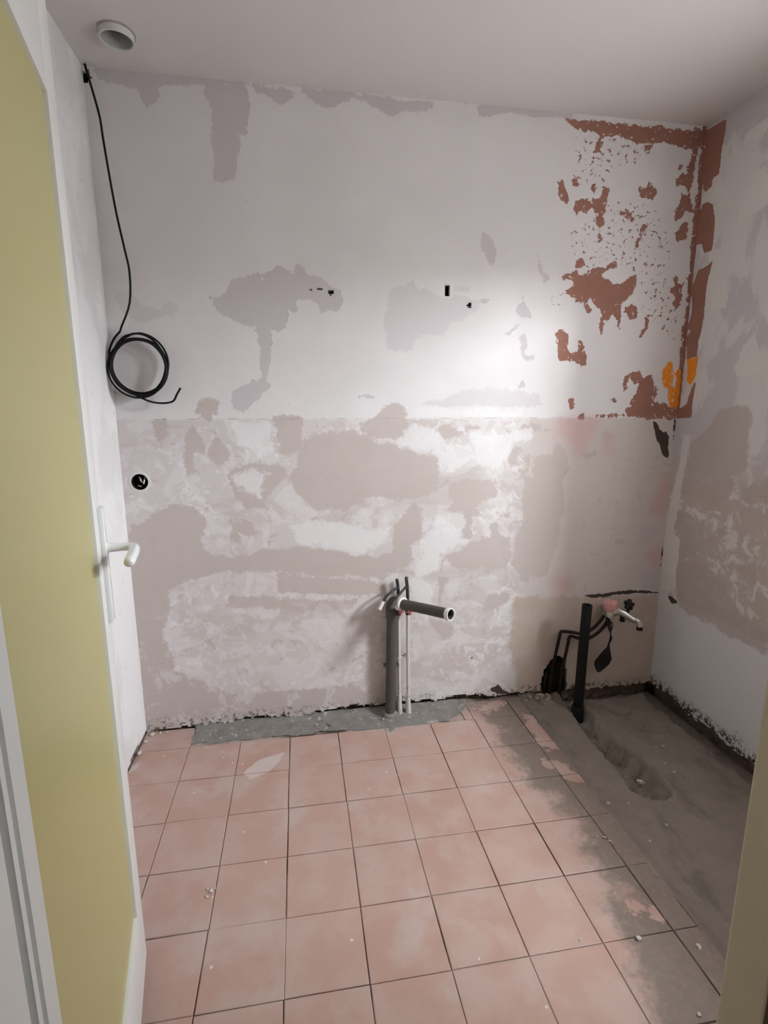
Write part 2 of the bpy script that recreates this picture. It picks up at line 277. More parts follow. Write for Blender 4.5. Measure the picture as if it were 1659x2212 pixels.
# ---------------------------------------------------------------- signed distance of traced patches
def sdf(polys, X, Z, clamp=0.12):
    """positive inside; X, Z are flat arrays"""
    out = np.full(X.shape, -clamp)
    for poly in polys:
        p = np.array(poly); lo = p.min(0) - clamp; hi = p.max(0) + clamp
        m = (X > lo[0]) & (X < hi[0]) & (Z > lo[1]) & (Z < hi[1])
        if not m.any(): continue
        x = X[m]; z = Z[m]; d = np.full(x.shape, 1e9); ins = np.zeros(x.shape, bool)
        for i in range(len(p)):
            a = p[i]; b = p[(i+1) % len(p)]; e = b - a
            t = np.clip(((x-a[0])*e[0] + (z-a[1])*e[1]) / max(e @ e, 1e-12), 0, 1)
            d = np.minimum(d, np.hypot(x-a[0]-t*e[0], z-a[1]-t*e[1]))
            if a[1] != b[1]:
                c = ((a[1] > z) != (b[1] > z)) & (x < (b[0]-a[0])*(z-a[1])/(b[1]-a[1]) + a[0])
                ins ^= c
        s = np.where(ins, d, -d)
        out[m] = np.maximum(out[m], np.clip(s, -clamp, clamp))
    return out
def grid_wall(name, us, vs_, to3, keep, flip, layers, mat, thick=0.018):
    """a plaster sheet: grid of (u, v), faces kept where keep(u, v); distance fields stored as attributes"""
    us = np.array(us); vs_ = np.array(vs_); nu, nv = len(us), len(vs_)
    U, V = np.meshgrid(us, vs_); Uf, Vf = U.ravel(), V.ravel()
    co = to3(Uf, Vf)
    uc = (us[:-1]+us[1:])/2; vc = (vs_[:-1]+vs_[1:])/2
    UC, VC = np.meshgrid(uc, vc); k = keep(UC.ravel(), VC.ravel())
    j, i = np.divmod(np.arange((nu-1)*(nv-1)), nu-1)
    q = np.stack([j*nu+i, j*nu+i+1, (j+1)*nu+i+1, (j+1)*nu+i], 1)[k]
    if flip: q = q[:, ::-1]
    used = np.unique(q); remap = np.full(nu*nv, -1); remap[used] = np.arange(len(used))
    me = bpy.data.meshes.new(name)
    me.from_pydata(co[used].tolist(), [], remap[q].tolist())
    for lay, polys in layers.items():
        a = me.attributes.new(lay, 'FLOAT', 'POINT')
        a.data.foreach_set('value', sdf(polys, Uf[used], Vf[used]).astype(np.float32))
    me.update()
    o = link(name, me, mat)
    if thick:
        m = o.modifiers.new('thickness', 'SOLIDIFY'); m.thickness = thick; m.offset = -1
    return o
def axis(a, b, step): return np.linspace(a, b, max(2, int(round(abs(b-a)/step)) + 1))
def n1(x, s, seed=0.0, oct=4):
    return np.array([noise.fractal(Vector((float(t)*s, seed, 0.3)), 0.9, 2.0, oct) for t in np.atleast_1d(x)])

# ---------------------------------------------------------------- materials
class NT:
    def __init__(self, name):
        self.m = bpy.data.materials.new(name); self.m.use_nodes = True
        self.t = self.m.node_tree; self.b = self.t.nodes['Principled BSDF']
        self.b.inputs['Roughness'].default_value = 0.8
        self.geo = None
    def n(self, kind, **kw):
        x = self.t.nodes.new(kind)
        for k, v in kw.items(): setattr(x, k, v)
        return x
    def l(self, a, b): self.t.links.new(a, b)
    def put(self, sock, v):
        if hasattr(v, 'is_linked') or hasattr(v, 'links'): self.l(v, sock)
        elif isinstance(v, (tuple, list)) and len(v) == 3 and sock.type == 'RGBA': sock.default_value = (*v, 1)
        else: sock.default_value = v
    def pos(self):
        if not self.geo: self.geo = self.n('ShaderNodeNewGeometry')
        return self.geo.outputs['Position']
    def noise(self, scale, detail=6, rough=0.6, vec=None, dist=0.0, sc3=None):
        x = self.n('ShaderNodeTexNoise'); x.inputs['Scale'].default_value = scale
        x.inputs['Detail'].default_value = detail; x.inputs['Roughness'].default_value = rough
        x.inputs['Distortion'].default_value = dist
        v = vec or self.pos()
        if sc3:
            mp = self.n('ShaderNodeMapping'); mp.inputs['Scale'].default_value = sc3; self.l(v, mp.inputs[0]); v = mp.outputs[0]
        self.l(v, x.inputs['Vector']); return x.outputs['Fac']
    def math(self, op, a, b=0.0, c=None):
        x = self.n('ShaderNodeMath', operation=op); self.put(x.inputs[0], a); self.put(x.inputs[1], b)
        if c is not None: self.put(x.inputs[2], c)
        return x.outputs[0]
    def step(self, v, a, b, lo=0.0, hi=1.0):
        x = self.n('ShaderNodeMapRange', interpolation_type='SMOOTHSTEP'); self.put(x.inputs[0], v)
        for k, q in zip((1, 2, 3, 4), (a, b, lo, hi)): x.inputs[k].default_value = q
        return x.outputs[0]
    def attr(self, name): return self.n('ShaderNodeAttribute', attribute_name=name).outputs['Fac']
    def mix(self, f, a, b):
        x = self.n('ShaderNodeMix', data_type='RGBA'); self.put(x.inputs[0], f); self.put(x.inputs[6], a); self.put(x.inputs[7], b)
        return x.outputs[2]
    def bump(self, h, dist=0.002, strength=0.6):
        x = self.n('ShaderNodeBump'); x.inputs['Distance'].default_value = dist; x.inputs['Strength'].default_value = strength
        self.l(h, x.inputs['Height']); self.l(x.outputs[0], self.b.inputs['Normal'])
    def col(self, c): self.put(self.b.inputs['Base Color'], c)
def plain(name, c, rough=0.6, metal=0.0, var=0.12, scale=30, bump=0.0, dirt=None, coat=0.0):
    m = NT(name); f = m.noise(scale, 5)
    a = tuple(x*(1-var) for x in c); b = tuple(min(1, x*(1+var)) for x in c)
    k = m.mix(f, a, b)
    if dirt:
        k = m.mix(m.step(m.noise(dirt[1], 8, 0.7), dirt[2], dirt[2]+0.05), k, dirt[0])
    m.col(k); m.b.inputs['Roughness'].default_value = rough; m.b.inputs['Metallic'].default_value = metal
    if max(c) < 0.13 and not metal: m.b.inputs['Specular IOR Level'].default_value = 0.22
    if coat: m.b.inputs['Coat Weight'].default_value = coat
    if bump: m.bump(m.noise(scale*4, 5), 0.001, bump)
    return m.m

BASE, LOW = (0.70, 0.665, 0.66), (0.61, 0.56, 0.545)
LILAC, LILAC2, BEIGE, WHITE = (0.545, 0.495, 0.505), (0.61, 0.57, 0.58), (0.50, 0.43, 0.40), (0.75, 0.725, 0.725)
BROWN, ORANGE, PINK, DARK = (0.31, 0.145, 0.105), (0.80, 0.26, 0.015), (0.60, 0.40, 0.385), (0.055, 0.04, 0.03)

def wall_material_back():
    m = NT('stripped_plaster_back')
    co = m.noise(16, 8, 0.62); fi = m.noise(70, 6, 0.65); big = m.noise(2.2, 4)
    wob = m.math('ADD', m.math('MULTIPLY', m.math('SUBTRACT', co, 0.5), 0.06), m.math('MULTIPLY', m.math('SUBTRACT', fi, 0.5), 0.034))
    sep = m.n('ShaderNodeSeparateXYZ'); m.l(m.pos(), sep.inputs[0]); X, Z = sep.outputs[0], sep.outputs[2]
    low = m.step(m.math('ADD', Z, m.math('MULTIPLY', wob, 0.15)), 1.306, 1.300)
    c = m.mix(m.step(big, 0.35, 0.65), tuple(x*0.96 for x in BASE), tuple(x*1.03 for x in BASE))
    # lower half: smeared plaster over bare wall
    rag = m.step(m.noise(6.0, 9, 0.62, dist=1.1), 0.485, 0.525)
    c_low = m.mix(m.math('MULTIPLY', rag, 0.85), LOW, (0.67, 0.625, 0.615))
    sm2 = m.step(m.noise(3.2, 6, 0.6, dist=0.8, sc3=(1, 1, 1.8)), 0.50, 0.60)
    c_low = m.mix(m.math('MULTIPLY', sm2, 0.55), c_low, BEIGE)
    fine_s = m.step(m.noise(19, 8, 0.66, dist=0.9), 0.545, 0.575)
    c_low = m.mix(m.math('MULTIPLY', m.math('MULTIPLY', fine_s, m.step(big, 0.45, 0.58, 0.05, 1.0)), 0.6), c_low, WHITE)
    c_low = m.mix(m.step(m.math('ADD', X, m.math('MULTIPLY', wob, 1.5)), 1.60, 1.68, 0.0, 0.9), c_low, (0.58, 0.515, 0.485))
    chip = m.step(m.noise(15, 8, 0.68, dist=0.6), 0.60, 0.625)
    c_low = m.mix(m.math('MULTIPLY', chip, 0.55), c_low, tuple(x*0.9 for x in BEIGE))
    c = m.mix(low, c, c_low)
    h = m.math('MULTIPLY', fi, 0.15)
    for name, colr, amp, e, k in (('lilac2', LILAC2, 1.0, 0.006, 0.8), ('lilac', LILAC, 1.0, 0.0025, 0.9), ('beige', BEIGE, 1.3, 0.006, 0.88), ('white', WHITE, 1.6, 0.010, 0.75)):
        v = m.math('ADD', m.attr(name), m.math('MULTIPLY', wob, amp))
        f = m.step(v, -e, e)
        f2 = m.math('MULTIPLY', f, m.step(co, 0.1, 0.5, k*0.75, k))
        c = m.mix(f2, c, colr)
        h = m.math('ADD', h, m.math('MULTIPLY', f, {'white': 0.5, 'lilac': -0.5}.get(name, -0.35)))
    # crumbly mottling low on the wall
    mot = m.math('MULTIPLY', m.step(m.noise(11, 9, 0.72, dist=0.5), 0.53, 0.58), m.step(m.math('ADD', Z, m.math('MULTIPLY', big, 0.25)), 0.75, 0.52))
    c = m.mix(m.math('MULTIPLY', mot, m.step(X, 1.0, 0.8, 0.05, 0.42)), c, WHITE)
    c = m.mix(m.math('MULTIPLY', m.step(m.attr('pink'), -0.05, 0.02), 0.75), c, PINK)
    f = m.step(m.math('ADD', m.attr('dirt'), m.math('MULTIPLY', wob, 1.3)), -0.012, 0.012)
    c = m.mix(m.math('MULTIPLY', f, m.step(co, 0.25, 0.6, 0.45, 0.9)), c, (0.47, 0.375, 0.305))
    # terracotta paint left on the wall, with the white skim coat flaking over it
    v = m.math('ADD', m.attr('brown'), m.math('MULTIPLY', wob, 1.0)); fb = m.step(v, -0.001, 0.001)
    sp = m.math('MULTIPLY', m.step(m.noise(55, 5, 0.6), 0.585, 0.60), m.step(m.math('ADD', m.attr('speck'), wob), -0.005, 0.005))
    fb = m.math('MAXIMUM', fb, sp)
    hole = m.math('MULTIPLY', m.step(m.noise(60, 4, 0.55), 0.62, 0.635), m.step(v, 0.03, 0.006))
    fb = m.math('MULTIPLY', fb, m.math('SUBTRACT', 1.0, hole))
    c = m.mix(fb, c, m.mix(co, tuple(x*0.8 for x in BROWN), tuple(x*1.2 for x in BROWN)))
    fo = m.math('MULTIPLY', m.step(m.math('ADD', m.attr('orange'), m.math('MULTIPLY', wob, 0.8)), -0.001, 0.001), m.step(fi, 0.60, 0.56))
    c = m.mix(fo, c, ORANGE)
    fd = m.step(m.math('ADD', m.attr('dark'), m.math('MULTIPLY', wob, 0.4)), -0.001, 0.002)
    c = m.mix(fd, c, DARK)
    # mould and soot specks near the foot of the wall, pin marks elsewhere
    foot = m.step(m.math('ADD', Z, m.math('MULTIPLY', m.math('SUBTRACT', co, 0.5), 0.12)), 0.075, 0.02)
    c = m.mix(m.math('MULTIPLY', foot, m.step(m.noise(45, 8, 0.75), 0.50, 0.58)), c, (0.06, 0.05, 0.04))
    pin = m.step(m.noise(38, 2, 0.5), 0.775, 0.79)
    c = m.mix(m.math('MULTIPLY', pin, 0.8), c, (0.22, 0.17, 0.15))
    # seam between the upper wall and the tiled-off lower part
    seam = m.math('MULTIPLY', m.step(m.math('ABSOLUTE', m.math('SUBTRACT', m.math('ADD', Z, m.math('MULTIPLY', wob, 0.12)), 1.306)), 0.004, 0.001), m.step(co, 0.42, 0.66, 0.0, 0.6))
    c = m.mix(seam, c, (0.36, 0.27, 0.25))
    m.col(c); m.b.inputs['Roughness'].default_value = 0.88
    h = m.math('ADD', h, m.math('MULTIPLY', m.math('ADD', fb, seam), -0.6))
    m.bump(h, 0.0016, 0.7)
    return m.m
def wall_material_right():
    m = NT('stripped_plaster_right')
    co = m.noise(16, 8, 0.62); fi = m.noise(70, 6, 0.65)
    wob = m.math('ADD', m.math('MULTIPLY', m.math('SUBTRACT', co, 0.5), 0.05), m.math('MULTIPLY', m.math('SUBTRACT', fi, 0.5), 0.02))
    sep = m.n('ShaderNodeSeparateXYZ'); m.l(m.pos(), sep.inputs[0]); Z = sep.outputs[2]
    up = m.step(m.noise(5, 7, 0.6, sc3=(1, 1, 0.55), dist=0.4), 0.47, 0.54)
    c = m.mix(up, (0.66, 0.63, 0.62), (0.55, 0.525, 0.54))
    sm = m.step(m.noise(13, 8, 0.65, dist=0.7), 0.50, 0.57)
    c = m.mix(m.step(m.math('ADD', Z, wob), 1.25, 0.95), c, m.mix(sm, (0.50, 0.435, 0.40), (0.67, 0.62, 0.60)))
    c = m.mix(m.step(m.math('ADD', Z, m.math('MULTIPLY', wob, 0.6)), 0.493, 0.487), c, (0.68, 0.665, 0.67))
    h = m.math('MULTIPLY', fi, 0.15)
    for name, colr, amp, e, k in (('beige', (0.46, 0.395, 0.36), 1.3, 0.010, 0.8), ('light', (0.70, 0.665, 0.64), 1.0, 0.004, 0.9)):
        f = m.step(m.math('ADD', m.attr(name), m.math('MULTIPLY', wob, amp)), -e, e)
        c = m.mix(m.math('MULTIPLY', f, k), c, colr); h = m.math('ADD', h, m.math('MULTIPLY', f, 0.4 if name == 'light' else -0.4))
    v = m.math('ADD', m.attr('brown'), m.math('MULTIPLY', wob, 0.45)); fb = m.step(v, -0.001, 0.001)
    c = m.mix(fb, c, m.mix(co, tuple(x*0.8 for x in BROWN), tuple(x*1.2 for x in BROWN)))
    fo = m.math('MULTIPLY', m.step(m.math('ADD', m.attr('orange'), m.math('MULTIPLY', wob, 0.4)), -0.001, 0.001), m.step(fi, 0.70, 0.64))
    c = m.mix(fo, c, ORANGE)
    c = m.mix(m.step(m.math('ADD', m.attr('dark'), m.math('MULTIPLY', wob, 0.3)), -0.001, 0.002), c, DARK)
    foot = m.step(m.math('ADD', Z, m.math('MULTIPLY', m.math('SUBTRACT', co, 0.5), 0.14)), 0.08, 0.02)
    c = m.mix(m.math('MULTIPLY', foot, m.step(m.noise(45, 8, 0.75), 0.46, 0.54)), c, (0.05, 0.04, 0.03))
    m.col(c); m.b.inputs['Roughness'].default_value = 0.88
    m.bump(h, 0.0016, 0.7)
    return m.m
def wall_material_plain(name, a, b, s=4.0):
    m = NT(name); f = m.noise(s, 8, 0.6, sc3=(1, 1, 0.6), dist=0.5); fi = m.noise(60, 6)
    c = m.mix(m.step(f, 0.46, 0.58), a, b)
    c = m.mix(m.math('MULTIPLY', m.step(m.noise(22, 7, 0.7), 0.60, 0.66), 0.3), c, (0.48, 0.43, 0.43))
    m.col(c); m.b.inputs['Roughness'].default_value = 0.85; m.bump(m.math('ADD', fi, m.math('MULTIPLY', f, 2.0)), 0.001, 0.4)
    return m.m

MASONRY = plain('crumbly_masonry', (0.14, 0.10, 0.08), 0.95, var=0.6, scale=25, bump=0.8)
CEIL = NT('matt_ceiling_paint')
CEIL.col(CEIL.mix(CEIL.noise(1.6, 5), (0.64, 0.60, 0.575), (0.70, 0.66, 0.64))); CEIL.b.inputs['Roughness'].default_value = 0.9
CEIL.bump(CEIL.noise(90, 4), 0.0006, 0.3); CEIL = CEIL.m
DOORWHITE = plain('white_gloss_paint', (0.74, 0.74, 0.715), 0.35, var=0.02, scale=6)
OLIVE = plain('olive_ochre_paint', (0.45, 0.405, 0.17), 0.32, var=0.04, scale=2.5)
CREAM = plain('cream_frame_paint', (0.56, 0.495, 0.365), 0.45, var=0.04, scale=5)
HANDLE_W = plain('white_enamel', (0.82, 0.83, 0.83), 0.22, var=0.02, coat=0.5)
DARKSTRIP = plain('dark_brown_strip', (0.17, 0.115, 0.07), 0.6, var=0.3)
FRONTW = wall_material_plain('front_wall_plaster', (0.66, 0.62, 0.60), (0.56, 0.52, 0.50))
LEFTW = wall_material_plain('left_wall_plaster', (0.80, 0.785, 0.79), (0.71, 0.69, 0.69), 3.2)

# ---------------------------------------------------------------- the setting: walls
def in_poly(poly, x, z): return sdf([poly], x, z, 0.05) > 0
foot_n = lambda x, seed: np.interp(x, np.linspace(-2, 3, 600), n1(np.linspace(-2, 3, 600), 9.0, seed) + 0.5*n1(np.linspace(-2, 3, 600), 40.0, seed+5))

BACK_PATCHES['brown'] += [[(2.338, 1.308), (2.36, 1.308), (2.36, 2.47), (2.338, 2.47)]]
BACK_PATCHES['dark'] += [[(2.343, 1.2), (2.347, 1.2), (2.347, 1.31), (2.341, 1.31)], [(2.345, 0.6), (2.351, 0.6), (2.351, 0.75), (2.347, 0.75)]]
CAVITY = [(1.785, -0.02), (1.775, 0.06), (1.79, 0.13), (1.82, 0.175), (1.85, 0.20), (1.885, 0.185), (1.905, 0.12), (1.91, 0.04), (1.90, -0.02)]
def keep_back(x, z):
    base = np.interp(x, [0, 0.08, 0.3, 0.55, 0.9, 1.05, 1.3, 1.5, 1.7, 1.95, 2.354], [0.003, 0.004, 0.016, 0.024, 0.026, 0.035, 0.034, 0.042, 0.02, 0.016, 0.018])
    k = z > base + 0.020*foot_n(x, 1.7)*np.clip(x/0.3, 0, 1)
    k &= ~in_poly(CAVITY, x, z)
    k &= np.hypot(x-0.063, z-1.067) > 0.0355                       # flush electrical box
    k &= ~((np.abs(x-1.2775) < 0.0095) & (np.abs(z-1.808) < 0.021))  # conduit slot
    k &= ~in_poly([(0.002, 2.425), (0.014, 2.42), (0.026, 2.44), (0.020, 2.462), (0.004, 2.468)], x, z)
    k &= np.hypot((x-0.816), (z-1.783)) > 0.0105
    k &= np.hypot((x-1.373), (z-1.752)) > 0.0105
    k &= ~((np.abs(x-0.775) < 0.008) & (np.abs(z-1.796) < 0.005))
    k &= ~((np.abs(x-2.335) < 0.02) & (z > 1.20) & (np.abs(z-1.25-(x-2.335)*2) < 0.0))
    return k
wall_back = grid_wall('wall_back', axis(0, W, 0.007), axis(0.0, H, 0.007), lambda u, v: np.stack([u, 0*u, v], 1), keep_back, False,
                      BACK_PATCHES, wall_material_back())
struct(wall_back, 'stripped back wall with patchy plaster and flaking terracotta paint', 'wall')
def back_panel(name, faces, parent):
    bm = bmesh.new()
    for a, b in faces: box(bm, a, b)
    return from_bm(name, bm, MASONRY, parent)
def rubble(name, x0, x1, z0, z1, to3, seed, parent):
    """rough masonry surface showing in the broken foot of a wall"""
    bm = bmesh.new(); nx = int((x1-x0)/0.015); nz = max(3, int((z1-z0)/0.015)); g = []
    for j in range(nz+1):
        r = []
        for i in range(nx+1):
            u = x0+(x1-x0)*i/nx; v = z0+(z1-z0)*j/nz
            d = 0.034 + 0.026*noise.noise(Vector((u*30, v*30, seed)))
            r.append(bm.verts.new(to3(u, v, max(d, 0.003))))
        g.append(r)
    for j in range(nz):
        for i in range(nx): bm.faces.new((g[j][i], g[j][i+1], g[j+1][i+1], g[j+1][i]))
    return from_bm(name, bm, MASONRY, parent)
back_panel('masonry_backing', [((-0.07, 0.09, -0.12), (W+0.4, 0.11, H+0.04))], wall_back)
rubble('rough_masonry', 0.0, 1.775, -0.03, 0.14, lambda u, v, d: (u, d, v), 2.0, wall_back)
rubble('rough_masonry', 1.905, W, -0.12, 0.14, lambda u, v, d: (u, d, v), 4.0, wall_back)

def keep_right(y, z):
    k = z > np.interp(y, [-1.72, -0.9, -0.5, -0.2, 0], [0.008, 0.012, 0.014, 0.012, 0.018]) + 0.026*foot_n(y, 6.1)
    k &= ~((y > -1.645) & (y < -0.67) & (z > 0.985) & (z < 1.985))
    return k
RIGHT_PATCHES['brown'] += [[(0.01, 1.31), (-0.010, 1.31), (-0.010, 2.45), (0.01, 2.45)]]
ys = np.unique(np.concatenate([axis(FRONT, -1.645, 0.02), axis(-1.645, -0.67, 0.03), axis(-0.67, 0, 0.007)]))
wall_right = grid_wall('wall_right', ys, axis(0, H, 0.007), lambda u, v: np.stack([0*u+W, u, v], 1), keep_right, True, RIGHT_PATCHES, wall_material_right())
struct(wall_right, 'scraped grey right wall above the old bath recess', 'wall')
back_panel('masonry_backing', [((W+0.09, -0.67, -0.12), (W+0.11, 0.11, H)), ((W+0.09, FRONT, -0.12), (W+0.11, -1.645, H)), ((W+0.09, -1.645, -0.12), (W+0.11, -0.67, 0.985)), ((W+0.09, -1.645, 1.985), (W+0.11, -0.67, H))], wall_right)
rubble('rough_masonry', FRONT, 0.0, -0.12, 0.14, lambda u, v, d: (W+d, u, v), 8.0, wall_right)

wall_left = grid_wall('wall_left', axis(FRONT, 0, 0.012), axis(0, H, 0.012), lambda u, v: np.stack([0*u, u, v], 1),
                      lambda y, z: z > 0.012 + 0.02*foot_n(y, 3.3), False, {}, LEFTW)
struct(wall_left, 'white plastered left wall behind the open door', 'wall')
back_panel('masonry_backing', [((-0.07, FRONT, -0.05), (-0.04, 0.11, H+0.04))], wall_left)
rubble('rough_masonry', FRONT, 0.0, -0.02, 0.1, lambda u, v, d: (-d, u, v), 11.0, wall_left)

bm = bmesh.new()
FB = FRONT - 0.20
box(bm, (-0.06, FB, 0), (0.40, FRONT, H+0.1)); box(bm, (1.21, FB, 0), (W+0.11, FRONT, H+0.1)); box(bm, (0.40, FB, 2.10), (1.21, FRONT, H+0.1))
wall_front = from_bm('wall_front', bm, FRONTW); struct(wall_front, 'plastered front wall around the doorway', 'wall')

bm = bmesh.new(); HY, HX0, HX1 = -3.1, -0.9, W+0.11
box(bm, (HX0-0.1, HY-0.1, -0.006), (HX1, HY, H+0.1)); box(bm, (HX0-0.1, HY, -0.006), (HX0, FB, H+0.1)); box(bm, (HX1, HY-0.1, -0.006), (HX1+0.1, FB+0.2, H+0.1))
box(bm, (HX0-0.1, HY-0.1, H+0.1), (HX1+0.1, FB+0.02, H+0.2)); box(bm, (HX0, FB, -0.006), (-0.06, FB+0.05, H+0.1))
wall_hall = from_bm('wall_hallway', bm, FRONTW); struct(wall_hall, 'plain plastered hallway around the doorway', 'wall')
# ceiling with a round hole for the duct
hc, hr = Vector((0.165, -0.185)), 0.052
bm = bmesh.new(); x0, x1, y0, y1 = -0.06, W+0.11, FRONT, 0.11
ang = sorted([2*math.pi*k/64 for k in range(64)] + [math.atan2(y-hc.y, x-hc.x) % (2*math.pi) for x in (x0, x1) for y in (y0, y1)])
inner = []; outer = []
for t in ang:
    d = Vector((math.cos(t), math.sin(t)))
    s = min([((x1 if d.x > 0 else x0)-hc.x)/d.x if abs(d.x) > 1e-9 else 1e9, ((y1 if d.y > 0 else y0)-hc.y)/d.y if abs(d.y) > 1e-9 else 1e9])
    inner.append((hc + d*hr)); outer.append(hc + d*s)
vi = [bm.verts.new((p.x, p.y, H)) for p in inner]; vo = [bm.verts.new((p.x, p.y, H)) for p in outer]
vi2 = [bm.verts.new((p.x, p.y, H+0.05)) for p in inner]; vo2 = [bm.verts.new((p.x, p.y, H+0.05)) for p in outer]
n = len(ang)
for k in range(n):
    q = (k+1) % n
    bm.faces.new((vi[k], vi[q], vo[q], vo[k])); bm.faces.new((vi2[k], vi2[q], vo2[q], vo2[k])); bm.faces.new((vi[k], vi[q], vi2[q], vi2[k]))
ceiling = from_bm('ceiling', bm, CEIL); struct(ceiling, 'plain matt off-white ceiling', 'ceiling')

# ---------------------------------------------------------------- window (daylight side, in the right wall)
bm = bmesh.new(); wy0, wy1, wz0, wz1 = -1.645, -0.67, 0.985, 1.985; T_ = 0.03
box(bm, (W, wy0-T_, wz0-T_), (W+REV, wy0, wz1+T_)); box(bm, (W, wy1, wz0-T_), (W+REV, wy1+T_, wz1+T_))
box(bm, (W, wy0, wz0-T_), (W+REV, wy1, wz0)); box(bm, (W, wy0, wz1), (W+REV, wy1, wz1+T_))
window = from_bm('window_1', bm, plain('window_reveal_paint', (0.72, 0.70, 0.69), 0.8, var=0.04))
struct(window, 'deep white window recess in the right wall', 'window')
bm = bmesh.new(); fx0, fx1 = W+0.012, W+0.06
box(bm, (fx0, wy0, wz0), (fx1, wy0+0.045, wz1)); box(bm, (fx0, wy1-0.045, wz0), (fx1, wy1, wz1))
box(bm, (fx0, wy0+0.045, wz0), (fx1, wy1-0.045, wz0+0.045)); box(bm, (fx0, wy0+0.045, wz1-0.045), (fx1, wy1-0.045, wz1))
from_bm('window_frame', bm, DOORWHITE, window)
gl = NT('clear_glass'); tr = gl.n('ShaderNodeBsdfTransparent'); gs = gl.n('ShaderNodeBsdfGlossy'); gs.inputs['Roughness'].default_value = 0.02
mx = gl.n('ShaderNodeMixShader'); mx.inputs[0].default_value = 0.06; gl.l(tr.outputs[0], mx.inputs[1]); gl.l(gs.outputs[0], mx.inputs[2])
gl.l(mx.outputs[0], gl.t.nodes['Material Output'].inputs[0])
bm = bmesh.new(); box(bm, (fx0+0.022, wy0+0.04, wz0+0.04), (fx0+0.026, wy1-0.04, wz1-0.04)); from_bm('pane', bm, gl.m, window)

# ---------------------------------------------------------------- floor
SMEAR = [[(1.40, 0.02), (1.40, -0.05), (1.44, -0.12), (1.42, -0.17), (1.48, -0.24), (1.43, -0.31), (1.47, -0.40), (1.45, -0.50), (1.47, -0.58), (1.53, -0.61), (1.50, -0.70), (1.54, -0.78), (1.485, -0.87), (1.51, -0.92), (1.53, -1.0), (1.45, -1.05), (1.47, -1.12), (1.44, -1.17), (1.40, -1.32), (1.38, -1.72), (2.4, -1.72), (2.4, 0.02)]]
BARE = [[(1.595, -0.16), (1.675, -0.16), (1.69, -0.30), (1.675, -0.42), (1.625, -0.40), (1.60, -0.30)], [(1.57, -0.42), (1.66, -0.46), (1.66, -0.58), (1.60, -0.56)], [(1.53, -1.03), (1.585, -1.04), (1.59, -1.10), (1.55, -1.12)], [(1.43, -0.02), (1.56, -0.02), (1.53, -0.10), (1.45, -0.08)]]
SPLASH = [[(0.432, -0.33), (0.483, -0.258), (0.581, -0.231), (0.556, -0.298), (0.515, -0.344), (0.458, -0.372)], [(0.0, -0.20), (0.03, -0.2), (0.028, -0.245), (0.0, -0.26)]]
STRIP = [[(0.2, 0.02), (0.2, -0.11), (0.30, -0.118), (0.40, -0.116), (0.62, -0.125), (0.742, -0.118), (0.9, -0.128), (0.999, -0.145), (1.03, -0.19), (1.05, -0.145), (1.202, -0.14), (1.28, -0.125), (1.33, -0.09), (1.372, -0.064), (1.411, -0.01), (1.43, 0.02)]]
def floor_material():
    m = NT('terracotta_floor_tile')
    oi = m.n('ShaderNodeObjectInfo').outputs['Random']
    co = m.noise(13, 6); fi = m.noise(55, 6, 0.65); big = m.noise(4.5, 3)
    c = m.mix(m.step(m.noise(9, 4, 0.5), 0.38, 0.66), (0.43, 0.272, 0.222), (0.475, 0.355, 0.312))
    c = m.mix(m.math('MULTIPLY', m.step(oi, 0.0, 1.0), 0.25), c, (0.50, 0.35, 0.31))
    c = m.mix(m.step(big, 0.35, 0.7, 0.0, 0.3), c, (0.40, 0.245, 0.19))
    wob = m.math('ADD', m.math('MULTIPLY', m.math('SUBTRACT', co, 0.5), 0.20), m.math('MULTIPLY', m.math('SUBTRACT', fi, 0.5), 0.08))
    dust = m.math('MULTIPLY', m.step(m.noise(6.5, 6, 0.6, dist=0.5), 0.52, 0.70), 0.28)
    c = m.mix(dust, c, (0.52, 0.45, 0.42))
    sm = m.math('MULTIPLY', m.step(m.math('ADD', m.attr('smear'), wob), -0.035, 0.055), m.step(m.math('ADD', m.attr('bare'), wob), 0.008, -0.008))
    cem = m.mix(m.noise(30, 7, 0.7), (0.14, 0.108, 0.087), (0.27, 0.22, 0.185))
    c = m.mix(m.math('MULTIPLY', sm, m.step(fi, 0.25, 0.55, 0.78, 0.95)), c, cem)
    c = m.mix(m.math('MULTIPLY', m.step(m.math('ADD', m.attr('splash'), m.math('MULTIPLY', wob, 0.12)), -0.004, 0.004), 0.55), c, (0.62, 0.56, 0.54))
    c = m.mix(m.math('MULTIPLY', m.step(m.math('ADD', m.attr('strip'), m.math('MULTIPLY', wob, 0.4)), -0.004, 0.004), 0.9), c, (0.34, 0.31, 0.29))
    vo = m.n('ShaderNodeTexVoronoi'); vo.inputs['Scale'].default_value = 26; m.l(m.pos(), vo.inputs['Vector'])
    vs2 = m.n('ShaderNodeSeparateColor'); m.l(vo.outputs['Color'], vs2.inputs[0])
    dot = m.math('MULTIPLY', m.step(m.math('ADD', vo.outputs['Distance'], m.math('MULTIPLY', fi, 0.1)), 0.17, 0.13), m.step(vs2.outputs[0], 0.90, 0.91))
    c = m.mix(m.math('MULTIPLY', dot, 0.7), c, (0.72, 0.66, 0.62))
    m.col(c); m.l(m.step(sm, 0, 1, 0.48, 0.9), m.b.inputs['Roughness'])
    m.bump(m.math('ADD', fi, m.math('MULTIPLY', sm, 1.5)), 0.0012, 0.45)
    return m.m
TILEM = floor_material()
gm = NT('floor_grout'); gm.col(gm.mix(gm.step(gm.noise(3, 5, 0.6), 0.44, 0.56), (0.10, 0.062, 0.048), (0.38, 0.30, 0.265))); gm.b.inputs['Roughness'].default_value = 0.95
